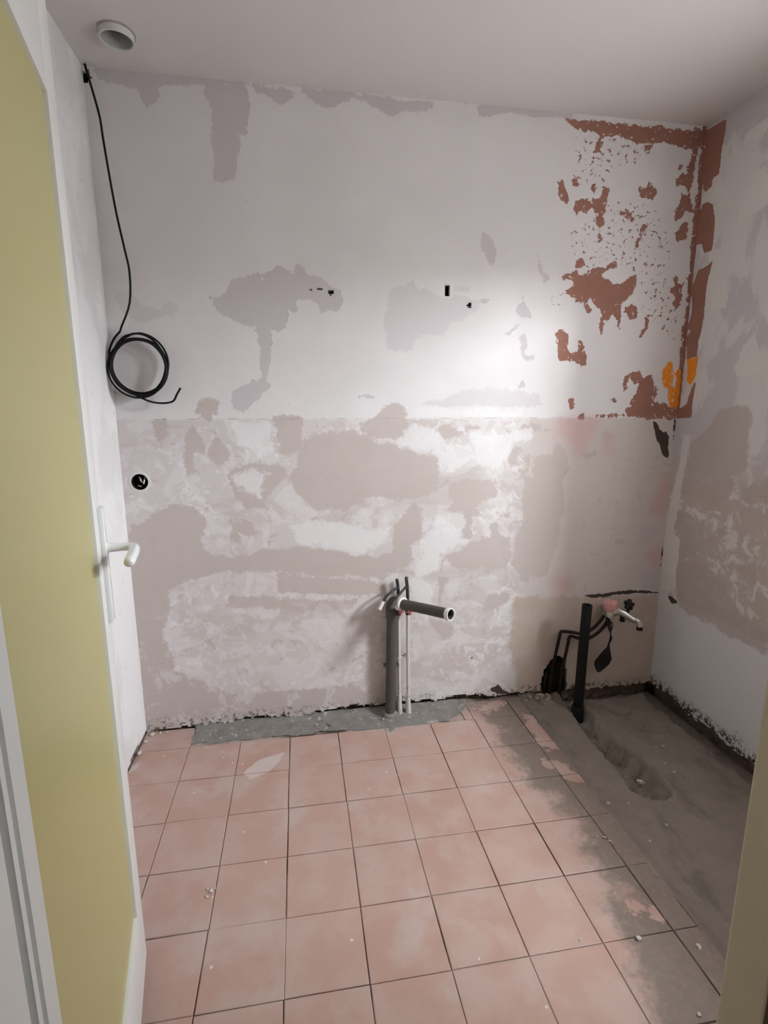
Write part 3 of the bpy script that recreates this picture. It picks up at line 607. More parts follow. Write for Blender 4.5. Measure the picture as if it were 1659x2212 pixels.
bm = bmesh.new(); box(bm, (-0.06, FRONT, -0.16), (1.675, 0.09, -0.004)); box(bm, (1.675, FRONT, -0.16), (W+0.09, 0.09, -0.12)); box(bm, (-1.0, -3.2, -0.16), (W+0.21, FRONT, -0.006))
floor = from_bm('floor', bm, gm.m); struct(floor, 'bathroom floor of terracotta tiles and bare concrete', 'floor')
def clampd(a, lo, hi): return max(lo, min(hi, a))
def tile_mesh(x0, x1, y0, y1):
    j = lambda: random.uniform(-0.0012, 0.0012)
    G = 0.0014; x0 += G+j(); x1 -= G+j(); y0 += G+j(); y1 -= G+j()
    near = x1 > 1.3 or y1 > -0.42
    nx, ny = ((10, 10) if near else (1, 1))
    us = np.unique(np.concatenate([[x0], np.linspace(x0+0.0018, x1-0.0018, nx+1), [x1]]))
    vs_ = np.unique(np.concatenate([[y0], np.linspace(y0+0.0018, y1-0.0018, ny+1), [y1]]))
    nu, nv = len(us), len(vs_); tilt = (random.uniform(-1, 1)*0.004, random.uniform(-1, 1)*0.004)
    V = []
    for v in vs_:
        for u in us:
            edge = u in (us[0], us[-1]) or v in (vs_[0], vs_[-1])
            V.append((u, v, (-0.0010 if edge else 0.0) + tilt[0]*(u-(x0+x1)/2) + tilt[1]*(v-(y0+y1)/2)))
    F = [(b*nu+a, b*nu+a+1, (b+1)*nu+a+1, (b+1)*nu+a) for b in range(nv-1) for a in range(nu-1)]
    per = [a for a in range(nu)] + [b*nu+nu-1 for b in range(1, nv)] + [(nv-1)*nu+a for a in range(nu-2, -1, -1)] + [b*nu for b in range(nv-2, 0, -1)]
    off = len(V); V += [(V[k][0], V[k][1], -0.009) for k in per]
    F += [(per[k], off+k, off+(k+1) % len(per), per[(k+1) % len(per)]) for k in range(len(per))]
    me = bpy.data.meshes.new('floor_tile'); me.from_pydata(V, [], F)
    X = np.array([v[0] for v in V]); Y = np.array([v[1] for v in V])
    for nm, pl in (('smear', SMEAR), ('bare', BARE), ('splash', SPLASH), ('strip', STRIP)):
        a = me.attributes.new(nm, 'FLOAT', 'POINT'); a.data.foreach_set('value', sdf(pl, X, Y).astype(np.float32))
    me.update(); return me
ROWS = [0.0] + [0.264 - TILE*j for j in range(2, 10)] + [FRONT]
COLS = [0.0] + [TILE*i for i in range(1, 9)] + [1.672]
for r in range(len(ROWS)-1):
    for c in range(len(COLS)-1):
        xa, xb = COLS[c], COLS[c+1]; ya, yb = ROWS[r+1], ROWS[r]
        if r == 0 and 0.15 < xa < 1.35 and c not in (6,): continue      # cement fill, no tiles
        if r == 0 and c == 6: xa = 1.36
        link('floor_tile', tile_mesh(xa, xb, ya, yb), TILEM, floor)

def height_patch(name, x0, x1, y0, y1, step, zf, keep, mat, parent, depth=None):
    xs = axis(x0, x1, step); ysx = axis(y0, y1, step); nu, nv = len(xs), len(ysx)
    U, V = np.meshgrid(xs, ysx); Z = np.array([zf(float(a), float(b)) for a, b in zip(U.ravel(), V.ravel())])
    q = np.array([(b*nu+a, b*nu+a+1, (b+1)*nu+a+1, (b+1)*nu+a) for b in range(nv-1) for a in range(nu-1)])
    if keep is not None:
        UC, VC = np.meshgrid((xs[:-1]+xs[1:])/2, (ysx[:-1]+ysx[1:])/2); q = q[keep(UC.ravel(), VC.ravel())]
    used = np.unique(q); mp = np.full(nu*nv, -1); mp[used] = np.arange(len(used))
    co = np.stack([U.ravel(), V.ravel(), Z], 1)[used]
    me = bpy.data.meshes.new(name); me.from_pydata(co.tolist(), [], mp[q].tolist()); me.update()
    me.polygons.foreach_set('use_smooth', [True]*len(me.polygons))
    return link(name, me, mat, parent)
def fbm(x, y, s, seed, o=4): return noise.fractal(Vector((x*s, y*s, seed)), 0.8, 2.0, o)
cm = NT('grey_cement')
k = cm.mix(cm.noise(24, 8, 0.7), (0.13, 0.115, 0.10), (0.32, 0.29, 0.27))
k = cm.mix(cm.math('MULTIPLY', cm.step(cm.noise(30, 6, 0.7), 0.58, 0.66), 0.7), k, (0.62, 0.58, 0.57))
cm.col(k); cm.b.inputs['Roughness'].default_value = 0.95; cm.bump(cm.noise(120, 6, 0.7), 0.003, 0.8)
strip_noise = lambda x, y: np.array([0.012*fbm(a, b, 18, 3.0) for a, b in zip(x, y)])
height_patch('cement_strip', 0.19, 1.44, -0.20, 0.012, 0.006, lambda x, y: -0.001 + 0.004*fbm(x, y, 20, 1.0) + 0.010*math.exp(-((x-1.07)/0.06)**2-((y+0.03)/0.04)**2) + 0.010*max(0, (y+0.03)/0.03),
             lambda x, y: sdf(STRIP, x, y) + strip_noise(x, y) > 0, cm.m, floor)

# bare concrete bed where the bath stood
TRENCH = [[(1.87, -0.10), (1.85, -0.20), (1.837, -0.301), (1.835, -0.425), (1.828, -0.55), (1.820, -0.64), (1.855, -0.70), (1.94, -0.695), (1.965, -0.64), (1.97, -0.55), (1.955, -0.45), (1.94, -0.34), (1.925, -0.24), (1.93, -0.10)]]
def bed_z(x, y):
    z = 0.004*fbm(x, y, 9, 2.0) + 0.003*fbm(x, y, 45, 5.0) - 0.004
    jag = 0.020*fbm(x, y, 14, 7.0) + 0.010*fbm(x, y, 50, 9.0)
    d = float(sdf(TRENCH, np.array([x]), np.array([y]))[0]) + 0.6*jag
    z -= 0.070*clampd((d+0.004)/0.05, 0, 1)**0.7*(1+0.5*fbm(x, y, 22, 4.0))
    g = max(x - (2.275 + 0.02*(y+0.3)), (y + 0.055 + 0.25*max(0, 1.95-x)) if x > 1.86 else -1) + jag       # rotted gap along the walls
    z -= 0.060*clampd((g+0.012)/0.03, 0, 1)
    h = math.hypot((x-2.076)/0.045, (y+0.182)/0.028) + 2.5*jag
    z -= 0.034*clampd((1.15-h)*2, 0, 1)
    z -= 0.008*clampd(1-abs(x-1.685-0.2*jag)/0.014, 0, 1)
    if y > -0.09 and x < 1.9: z += 0.018*clampd((y+0.09)/0.06, 0, 1)*(0.6+fbm(x, y, 25, 1.0))
    return z
cb = NT('bare_concrete')
k = cb.mix(cb.noise(9, 8, 0.65), (0.15, 0.122, 0.10), (0.29, 0.245, 0.21))
k = cb.mix(cb.math('MULTIPLY', cb.step(cb.noise(5, 7, 0.65, sc3=(1.6, 0.7, 1)), 0.52, 0.64), 0.6), k, (0.125, 0.104, 0.086))
vo = cb.n('ShaderNodeTexVoronoi'); vo.inputs['Scale'].default_value = 30; cb.l(cb.pos(), vo.inputs['Vector'])
vc_ = cb.n('ShaderNodeSeparateColor'); cb.l(vo.outputs['Color'], vc_.inputs[0])
k = cb.mix(cb.math('MULTIPLY', cb.step(vo.outputs['Distance'], 0.2, 0.14), cb.math('MULTIPLY', cb.step(vc_.outputs[0], 0.93, 0.94), 0.7)), k, (0.5, 0.46, 0.43))
cb.col(k); cb.b.inputs['Roughness'].default_value = 0.95; cb.bump(cb.noise(80, 8, 0.7), 0.004, 0.8)
height_patch('concrete_bed', 1.668, W+0.03, FRONT, 0.05, 0.008, bed_z, None, cb.m, floor)

# ---------------------------------------------------------------- doorway trim and the open door
def grooved_jamb():
    # plan profile of the lining; grooves run its full height near the room-side edge
    prof = [(0.40, -1.726), (0.452, -1.726), (0.456, -1.730), (0.456, -1.748), (0.4535, -1.750), (0.4535, -1.754), (0.456, -1.756), (0.456, -1.760), (0.4515, -1.762), (0.4515, -1.768), (0.457, -1.771), (0.457, -1.94), (0.40, -1.94)]
    bm = bmesh.new(); a = [bm.verts.new((x, y, 0)) for x, y in prof]; b = [bm.verts.new((x, y, 2.10)) for x, y in prof]
    for i in range(len(prof)):
        q = (i+1) % len(prof); bm.faces.new((a[i], a[q], b[q], b[i]))
    bm.faces.new(a); bm.faces.new(b); return bm
struct(from_bm('trim_1', grooved_jamb(), DOORWHITE), 'white grooved door jamb on the hinge side', 'door frame')
bm = bmesh.new(); box(bm, (1.146, -1.754, 0), (1.212, -1.700, 2.10), 0.003)
struct(from_bm('trim_2', bm, CREAM), 'cream painted door jamb on the latch side', 'door frame')
bm = bmesh.new(); box(bm, (0.456, -1.94, 2.05), (1.146, -1.726, 2.102))
struct(from_bm('trim_3', bm, DOORWHITE), 'white door head across the doorway', 'door frame')
bm = bmesh.new(); box(bm, (1.160, -1.94, 0), (1.212, -1.757, 2.10), 0.002)  # added strip, coloured dark brown just to show a dark edge beside the jamb
struct(from_bm('trim_4', bm, DARKSTRIP), 'added dark brown strip behind the cream jamb', 'door frame')

DA = math.radians(11.0); DN = Vector((math.cos(DA), math.sin(DA), 0)); DR = Vector((DN.y, -DN.x, 0)); DL = Vector((0.271, -1.010, 0))
DM = Matrix(((DR.x, DN.x, 0, DL.x), (DR.y, DN.y, 0, DL.y), (0, 0, 1, 0), (0, 0, 0, 1)))   # local: s along leaf from latch edge, n out of the face, z
DW, DT, Z0, Z1, PZ0, PZ1 = 0.715, 0.038, 0.045, 2.04, 0.225, 1.85
door = empty('door_1'); door.matrix_world = DM
struct(door, 'open door with olive panel and white frame', 'door')
def dpart(name, a, b, mat, bev=0.0025, parent=door):
    bm = bmesh.new(); box(bm, a, b, bev); return from_bm(name, bm, mat, parent, smooth=True)
SW = 0.072
dpart('stile', (0, -DT, Z0), (SW, 0, Z1), DOORWHITE); dpart('stile', (DW-SW, -DT, Z0), (DW, 0, Z1), DOORWHITE)
dpart('rail', (SW, -DT, PZ1), (DW-SW, 0, Z1), DOORWHITE); dpart('rail', (SW, -DT, Z0), (DW-SW, 0, PZ0), DOORWHITE)
dpart('panel', (SW-0.006, -DT+0.010, PZ0-0.006), (DW-SW+0.006, -0.0075, PZ1+0.006), OLIVE, 0)
# handle: long plate, spindle neck and lever
bm = bmesh.new(); box(bm, (0.006, -0.001, 0.905), (0.036, 0.0095, 1.147), 0.0042); hp = from_bm('handle_plate', bm, HANDLE_W, door, True)
bm = bmesh.new()
P = smooth_path([(0.021, 0.008, 1.062), (0.021, 0.030, 1.0615), (0.022, 0.052, 1.061), (0.034, 0.0605, 1.060), (0.060, 0.0615, 1.058), (0.095, 0.0595, 1.055), (0.122, 0.057, 1.052)], 6)
R_ = np.interp(np.linspace(0, 1, len(P)), [0, 0.05, 0.2, 0.4, 0.6, 0.9, 0.97, 1], [0.0125, 0.0095, 0.0085, 0.0095, 0.0105, 0.0105, 0.009, 0.005])
tube(bm, P, list(R_), 16)
from_bm('lever', bm, HANDLE_W, hp, True)

# ---------------------------------------------------------------- materials of the things
PVC = plain('dusty_grey_plastic', (0.09, 0.078, 0.069), 0.6, var=0.15, scale=25, dirt=((0.42, 0.38, 0.35), 60, 0.66), bump=0.3)
PVCD = plain('sooty_black_plastic', (0.008, 0.0075, 0.0065), 0.75, var=0.3, scale=20, dirt=((0.025, 0.02, 0.017), 40, 0.62))
COPPER = plain('tarnished_copper', (0.020, 0.011, 0.008), 0.6, metal=0.0, var=0.3)
HOSE = plain('blackened_tube', (0.045, 0.04, 0.036), 0.5, var=0.3, dirt=((0.25, 0.22, 0.2), 70, 0.62))
WPAINT = plain('chalky_white_paint', (0.56, 0.52, 0.485), 0.75, var=0.1, scale=40, dirt=((0.24, 0.19, 0.16), 30, 0.60), bump=0.5)
PIPEWHITE = plain('white_plastic', (0.78, 0.76, 0.74), 0.5, var=0.05)
RED = plain('red_tap_plastic', (0.34, 0.085, 0.085), 0.5, var=0.2)
PINKP = plain('faded_pink_plastic', (0.62, 0.30, 0.28), 0.55, var=0.1)
CHROME = plain('worn_chrome', (0.55, 0.53, 0.50), 0.28, metal=0.85, var=0.15)
BLACKP = plain('black_plastic', (0.012, 0.012, 0.012), 0.4, var=0.2)
CABLE = plain('black_cable_sheath', (0.006, 0.006, 0.006), 0.6, var=0.2)
PLASTER = plain('plaster_crumb_white', (0.55, 0.49, 0.455), 0.95, var=0.1, bump=0.5)

# ---------------------------------------------------------------- basin waste pipe
wp = empty('waste_pipe', (1.045, -0.046, 0)); tag(wp, 'dusty grey plastic waste pipe rising from the cement strip with a slanting outlet', 'pipe')
def at(o, pts): return [Vector(p) - o.location for p in pts]
tube_obj('riser', at(wp, [(1.040, -0.046, -0.006), (1.045, -0.046, 0.25), (1.048, -0.048, 0.488)]), 0.0235, PVC, wp, 20)
tube_obj('elbow', at(wp, smooth_path([(1.048, -0.048, 0.465), (1.048, -0.048, 0.505), (1.053, -0.054, 0.530), (1.066, -0.069, 0.537), (1.078, -0.088, 0.538)], 5)), 0.0275, PVC, wp, 20)
tube_obj('socket_ring', at(wp, [(1.072, -0.079, 0.537), (1.086, -0.100, 0.5395)]), 0.030, PIPEWHITE, wp, 20)
out = tube_obj('outlet', at(wp, [(1.076, -0.085, 0.538), (1.16, -0.195, 0.551), (1.232, -0.292, 0.562)]), 0.0215, PVC, wp, 20, hollow=(-1, 0.003, 0.12))
tube_obj('outlet_lip', at(wp, [(1.2245, -0.2815, 0.5605), (1.2345, -0.2955, 0.5625)]), 0.0245, PIPEWHITE, wp, 20, caps=(False, False), hollow=(-1, 0.0035, 0.010, 'ring'))
bm = bmesh.new(); tube(bm, at(wp, [(1.0445, -0.046, 0.236), (1.0445, -0.046, 0.252)]), 0.0255, 20); box(bm, Vector((1.038, -0.030, 0.238))-wp.location, Vector((1.050, 0.004, 0.250))-wp.location)
for sx in (-1, 1): tube(bm, at(wp, [(1.0445+sx*0.029, -0.058, 0.244), (1.0445+sx*0.029, -0.036, 0.244)]), 0.005, 10)
from_bm('pipe_clamp', bm, PVC, wp, True)
bm = bmesh.new()
bmesh.ops.create_icosphere(bm, subdivisions=3, radius=1.0)
for v in bm.verts:
    nn = noise.noise(v.co*2.3)*0.2 + 1
    v.co = Vector((v.co.x*0.037*nn, v.co.y*0.030*nn, max(-0.006, v.co.z*0.032*nn))) + Vector((1.040, -0.046, 0.0)) - wp.location
from_bm('mortar_collar', bm, cm.m, wp, True)

# ---------------------------------------------------------------- two capped water pipes beside it
def water_pipe(x, y, ztop, branch, endmat, label):
    t = empty('water_pipe', (x, y, 0)); tag(t, label, 'pipe', 'white painted water pipes beside the basin waste')
    tube_obj('riser', at(t, [(x+0.006, y, -0.005), (x+0.002, y, 0.25), (x, y, 0.478)]), 0.0075, WPAINT, t, 14)
    tube_obj('sleeve', at(t, [(x+0.007, y, -0.006), (x+0.005, y, 0.050), (x+0.0045, y, 0.095)]), [0.013, 0.011, 0.0105], WPAINT, t, 14)
    bm = bmesh.new(); tube(bm, at(t, [(x+0.002, y, 0.262), (x+0.002, y, 0.276)]), 0.0105, 14); tube(bm, at(t, [(x+0.002, y+0.006, 0.269), (x+0.002, 0.004, 0.269)]), 0.004, 8)
    for s in (-1, 1): tube(bm, at(t, [(x+0.002+s*0.0145, y-0.006, 0.269), (x+0.002+s*0.0145, y+0.004, 0.269)]), 0.0052, 10)
    from_bm('pipe_clip', bm, WPAINT, t, True)
    tube_obj('valve_body', at(t, [(x, y, 0.470), (x, y, 0.484), (x, y, 0.500), (x, y, 0.516)]), [0.009, 0.0125, 0.0125, 0.009], HOSE, t, 14)
    bm = bmesh.new(); hy = y-0.034
    tube(bm, at(t, [(x, y-0.008, 0.497), (x, hy, 0.497)]), 0.0045, 10)
    tube(bm, at(t, [(x, hy+0.003, 0.497), (x, hy-0.006, 0.497)]), 0.0085, 14)
    for k in range(4):
        a = math.radians(10 + 90*k); d = Vector((math.cos(a), 0, math.sin(a)))
        c = Vector((x, hy-0.001, 0.497)); tube(bm, at(t, [c + d*0.004, c + d*0.010, c + d*0.0145]), [0.0046, 0.0040, 0.0052], 8)
    from_bm('tap_wheel', bm, RED, t, True)
    tube_obj('upper_tube', at(t, smooth_path([(x, y, 0.512), (x-0.001, y, 0.555), (x-0.004, y-0.002, 0.60), (x-0.009, y-0.004, ztop)], 4)), 0.0070, HOSE, t, 12, hollow=(-1, 0.0018, 0.02))
    br = tube_obj('branch_tube', at(t, smooth_path(branch, 6)), 0.0052, HOSE, t, 10)
    e = Vector(branch[-1]); d = (e - Vector(branch[-2])).normalized()
    tube_obj('end_fitting', at(t, [e - d*0.018, e, e + d*0.020]), [0.0075, 0.0085, 0.0085], endmat, br, 12)
water_pipe(1.078, -0.040, 0.632, [(1.074, -0.042, 0.595), (1.050, -0.058, 0.588), (1.020, -0.072, 0.570), (1.004, -0.078, 0.548), (0.997, -0.080, 0.535)], PIPEWHITE, 'thin white-painted water pipe with red tap, between the waste pipe and its twin')
water_pipe(1.118, -0.042, 0.640, [(1.112, -0.044, 0.600), (1.085, -0.075, 0.588), (1.055, -0.098, 0.565), (1.042, -0.106, 0.545)], PVC, 'thin white-painted water pipe with red tap, farther from the grey waste pipe')

# ---------------------------------------------------------------- bath plumbing in the corner
bp = empty('bath_drain_pipe', (1.893, -0.150, 0)); tag(bp, 'black open-topped drain pipe standing in the corner trench', 'pipe')
tube_obj('riser', at(bp, [(1.885, -0.150, -0.07), (1.8885, -0.150, 0.25), (1.893, -0.150, 0.505)]), 0.0215, PVCD, bp, 22, hollow=(-1, 0.0028, 0.14))
tube_obj('socket', at(bp, [(1.8845, -0.150, -0.075), (1.8850, -0.150, 0.020), (1.8850, -0.150, 0.026)]), [0.027, 0.027, 0.024], PVCD, bp, 22)

def cu(pts, label):
    t = empty('copper_pipe', pts[0]); tag(t, label, 'pipe', 'dark copper pipes feeding the bath tap')
    tube_obj('pipe_run', at(t, smooth_path(pts, 7)), 0.0075, COPPER, t, 12)
    return t
c1 = cu([(1.812, -0.016, 0.0), (1.816, -0.020, 0.12), (1.822, -0.028, 0.19), (1.838, -0.030, 0.30), (1.842, -0.031, 0.326), (1.852, -0.032, 0.334), (1.895, -0.036, 0.329), (1.945, -0.045, 0.322), (1.985, -0.060, 0.350), (2.015, -0.070, 0.392), (2.026, -0.074, 0.418)], 'dark copper pipe with the taller bend, leaving the wall cavity')
c2 = cu([(1.862, -0.016, 0.0), (1.866, -0.020, 0.10), (1.872, -0.028, 0.18), (1.884, -0.030, 0.27), (1.887, -0.031, 0.298), (1.897, -0.033, 0.308), (1.925, -0.040, 0.300), (1.965, -0.055, 0.300), (2.005, -0.072, 0.335), (2.036, -0.080, 0.380), (2.042, -0.081, 0.410)], 'dark copper pipe with the lower bend, leaving the wall cavity')
tube_obj('side_stub', [Vector(p)-c1.location for p in [(1.789, -0.012, 0.0), (1.789, -0.014, 0.06), (1.792, -0.016, 0.125)]], 0.006, COPPER, c1, 10)
sv = empty('stop_valve', (1.835, 0.004, 0)); tag(sv, 'sooty lagged stop valve low in the wall cavity behind the copper pipes', 'valve')
bm = bmesh.new(); box(bm, (-0.030, -0.006, 0.01), (0.040, 0.06, 0.145), 0.012); from_bm('lagging', bm, PVCD, sv, True)
bm = bmesh.new(); box(bm, (-0.022, -0.006, 0.140), (0.048, 0.01, 0.152), 0.003); from_bm('bracket', bm, COPPER, sv, True)

# bath mixer tap
mt = empty('bath_mixer_tap', (2.045, -0.02, 0.40)); tag(mt, 'worn chrome bath mixer with pink and black knobs on the corner wall', 'tap')
o_ = mt.location
tube_obj('wall_union', at(mt, [(2.066, 0.012, 0.428), (2.066, -0.050, 0.424)]), 0.012, CHROME, mt, 14)
tube_obj('body', at(mt, smooth_path([(2.052, -0.075, 0.350), (2.054, -0.075, 0.385), (2.056, -0.074, 0.415), (2.056, -0.070, 0.437)], 4)), [0.012]*2 + [0.015]*4 + [0.019]*4 + [0.017]*3, CHROME, mt, 16)
bm = bmesh.new()
tube(bm, at(mt, [(2.055, -0.071, 0.436), (2.056, -0.071, 0.450), (2.057, -0.072, 0.474), (2.058, -0.073, 0.484), (2.058, -0.073, 0.488)]), [0.020, 0.027, 0.029, 0.025, 0.016], 26)
for v in bm.verts:
    p = v.co + o_ - Vector((2.057, -0.072, 0))
    if p.z < 0.475 and p.xy.length > 0.015:
        a = math.atan2(p.y, p.x)
        v.co.xy += p.xy.normalized()*(0.0016 if int((a+math.pi)/(2*math.pi)*26+0.5) % 2 else -0.0008)
from_bm('pink_knob', bm, PINKP, mt)['label'] = 'faded pink ribbed knob'
arm = tube_obj('arm', at(mt, smooth_path([(2.060, -0.072, 0.420), (2.085, -0.090, 0.440), (2.110, -0.108, 0.430), (2.132, -0.124, 0.415), (2.146, -0.135, 0.408)], 5)), list(np.interp(np.linspace(0, 1, 21), [0, 0.25, 0.6, 0.9, 1], [0.014, 0.0185, 0.0175, 0.0145, 0.0125])), CHROME, mt, 16)
tube_obj('spout', at(mt, smooth_path([(2.142, -0.132, 0.412), (2.152, -0.140, 0.408), (2.158, -0.145, 0.396), (2.159, -0.146, 0.384)], 4)), 0.0135, CHROME, mt, 14)
tube_obj('aerator', at(mt, [(2.159, -0.146, 0.386), (2.160, -0.146, 0.368)]), 0.0135, BLACKP, mt, 16, hollow=(-1, 0.003, 0.01))
tube_obj('hose_outlet', at(mt, [(2.100, -0.103, 0.420), (2.100, -0.104, 0.396)]), [0.010, 0.012], BLACKP, mt, 14)
bm = bmesh.new(); tube(bm, at(mt, [(2.116, -0.112, 0.434), (2.118, -0.113, 0.455), (2.119, -0.113, 0.462)]), [0.006, 0.008, 0.010], 12)
for k in range(5):
    a = 2*math.pi*k/5; d = Vector((math.cos(a), 0.35*math.sin(a), math.sin(a)))
    c = Vector((2.120, -0.113, 0.478)); tube(bm, at(mt, [c, c + d*0.012, c + d*0.023]), [0.012, 0.0115, 0.008], 10)
from_bm('black_knob', bm, BLACKP, mt, True)['label'] = 'black lobed knob'

# twisted strip of lagging tape hanging from the tap
def ribbon(name, centre, width, ang, mat, thick=0.0012):
    bm = bmesh.new(); rows = []
    for c, w, a in zip(centre, width, ang):
        d = Vector((math.cos(a), math.sin(a), 0)); nrm = Vector((-d.y, d.x, 0))*thick
        rows.append([bm.verts.new(Vector(c) + d*w*s + nrm*t) for s, t in ((-1, -1), (1, -1), (1, 1), (-1, 1))])
    for p, q in zip(rows[:-1], rows[1:]):
        for k in range(4): bm.faces.new((p[k], p[(k+1) % 4], q[(k+1) % 4], q[k]))
    bm.faces.new(rows[0]); bm.faces.new(rows[-1]); return from_bm(name, bm, mat)
st = ribbon('hanging_strip',
    [(2.040, -0.092, 0.408), (2.046, -0.093, 0.385), (2.053, -0.093, 0.360), (2.058, -0.092, 0.335), (2.061, -0.090, 0.318), (2.060, -0.088, 0.300), (2.052, -0.088, 0.275), (2.044, -0.088, 0.250), (2.038, -0.088, 0.225), (2.033, -0.088, 0.205), (2.026, -0.088, 0.180), (2.020, -0.088, 0.160), (2.014, -0.088, 0.145)],
    [0.016, 0.019, 0.022, 0.019, 0.010, 0.007, 0.015, 0.024, 0.034, 0.042, 0.037, 0.021, 0.006],
    [0.2, 0.35, 0.6, 1.0, 1.45, 1.5, 0.7, 0.3, 0.1, 0.0, 0.0, 0.0, 0.0], plain('scorched_tape', (0.018, 0.015, 0.012), 0.75, var=0.3, dirt=((0.20, 0.14, 0.09), 25, 0.62)))
tag(st, 'dark twisted strip of tape hanging below the bath mixer', 'strip')

# ---------------------------------------------------------------- coiled cable in the left corner
pts = [(0.014, -0.016, 2.468), (0.020, -0.018, 2.440), (0.036, -0.030, 2.378), (0.052, -0.038, 2.303), (0.057, -0.040, 2.235), (0.067, -0.042, 2.120), (0.079, -0.044, 2.005), (0.095, -0.045, 1.895), (0.105, -0.046, 1.817), (0.097, -0.047, 1.715), (0.062, -0.048, 1.632)]
loops = []
specs = [(0.110, 1.522, 0.112, 0.124, -0.022), (0.104, 1.498, 0.090, 0.094, -0.030), (0.116, 1.506, 0.100, 0.108, -0.041), (0.103, 1.488, 0.099, 0.100, -0.034), (0.112, 1.508, 0.088, 0.104, -0.050), (0.106, 1.482, 0.103, 0.106, -0.056), (0.110, 1.494, 0.092, 0.098, -0.061)]
NL = len(specs); steps = 26
for k, (cx, cz, a, b, y) in enumerate(specs):
    for s in range(steps if k < NL-1 else int(steps*0.42)):
        f = s/steps; nx = specs[min(k+1, NL-1)]
        L = lambda i: specs[k][i]*(1-f) + nx[i]*f
        th = math.radians(118) + 2*math.pi*f
        u, v = L(2)*math.cos(th), L(3)*math.sin(th); ti = math.radians(8 + 7*math.sin(2.1*k))
        loops.append((L(0) + u*math.cos(ti) + v*math.sin(ti)*0.9, L(4) + 0.004*math.sin(3*th), L(1) - u*math.sin(ti)*0.9 + v*math.cos(ti)))
tail = [(0.128, -0.058, 1.376), (0.165, -0.060, 1.366), (0.200, -0.062, 1.366), (0.224, -0.062, 1.374), (0.238, -0.063, 1.398), (0.252, -0.064, 1.420)]
path = smooth_path(pts + loops[1:] + tail, 4)
path = [Vector((max(p.x, 0.005), p.y, p.z)) for p in path]
cable = tube_obj('cable', path, 0.0037, CABLE, None, 8)
tag(cable, 'black cable hanging from the ceiling corner and wound into a coil', 'cable')

# ---------------------------------------------------------------- flush electrical box with loose wires
jb = empty('junction_box', (0.063, 0.0, 1.067)); tag(jb, 'round black electrical box sunk in the back wall with loose wires', 'junction box')
bm = bmesh.new(); seg = 32; prof = [(0.0312, -0.0010), (0.030, 0.0005), (0.0295, 0.045), (0.0, 0.045)]
rr = [[bm.verts.new((r*math.cos(2*math.pi*k/seg), y, r*math.sin(2*math.pi*k/seg))) for k in range(seg)] for r, y in prof[:-1]]
for a, b in zip(rr[:-1], rr[1:]):
    for k in range(seg): bm.faces.new((a[k], a[(k+1) % seg], b[(k+1) % seg], b[k]))
bm.faces.new(rr[-1]); cup = from_bm('box_cup', bm, plain('dark_box_plastic', (0.012, 0.009, 0.008), 0.8), jb, True)
bm = bmesh.new(); prof = [(0.0430, 0.0003), (0.0405, -0.0009), (0.0310, -0.0012), (0.0302, 0.004)]
rr = [[bm.verts.new((r*math.cos(2*math.pi*k/seg), y, r*math.sin(2*math.pi*k/seg))) for k in range(seg)] for r, y in prof]
for a, b in zip(rr[:-1], rr[1:]):
    for k in range(seg): bm.faces.new((a[k], a[(k+1) % seg], b[(k+1) % seg], b[k]))
from_bm('plaster_rim', bm, plain('rim_filler', (0.66, 0.63, 0.625), 0.9, var=0.05), jb, True)
WIRES = [([(-0.012, 0.043, 0.010), (-0.006, 0.02, 0.016), (0.002, 0.004, 0.012), (0.006, -0.004, 0.002)], (0.60, 0.58, 0.52)), ([(0.012, 0.043, 0.016), (0.014, 0.02, 0.012), (0.016, 0.004, 0.004), (0.014, -0.003, -0.008)], (0.75, 0.74, 0.72)), ([(-0.018, 0.043, -0.016), (-0.014, 0.02, -0.016), (-0.006, 0.006, -0.016), (0.004, 0.003, -0.018)], (0.45, 0.30, 0.27)), ([(0.0, 0.043, 0.0), (0.001, 0.02, 0.008), (0.004, 0.0, 0.006), (0.010, -0.002, -0.002)], (0.40, 0.38, 0.20))]
for pth, c in WIRES: tube_obj('wire', smooth_path(pth, 5), 0.0024, plain('wire_sheath', c, 0.5, var=0.05), jb, 8)

# cut cable stubs in the two rough wall holes
for (x, z), lab in (((0.816, 1.783), 'frayed cable stub in the wall hole over the branching grey patch'), ((1.373, 1.752), 'frayed cable stub in the wall hole below the narrow slot')):
    t = empty('cable_stub', (x, 0, z)); tag(t, lab, 'cable')
    for k in range(3):
        a = 2*math.pi*k/3 + x
        tube_obj('strand', smooth_path([(0.004*math.cos(a), 0.05, 0.004*math.sin(a)), (0.005*math.cos(a), 0.01, 0.005*math.sin(a)), (0.0075*math.cos(a), -0.004, 0.0075*math.sin(a))], 3), 0.0022, [CABLE, HOSE, WPAINT][k], t, 6)

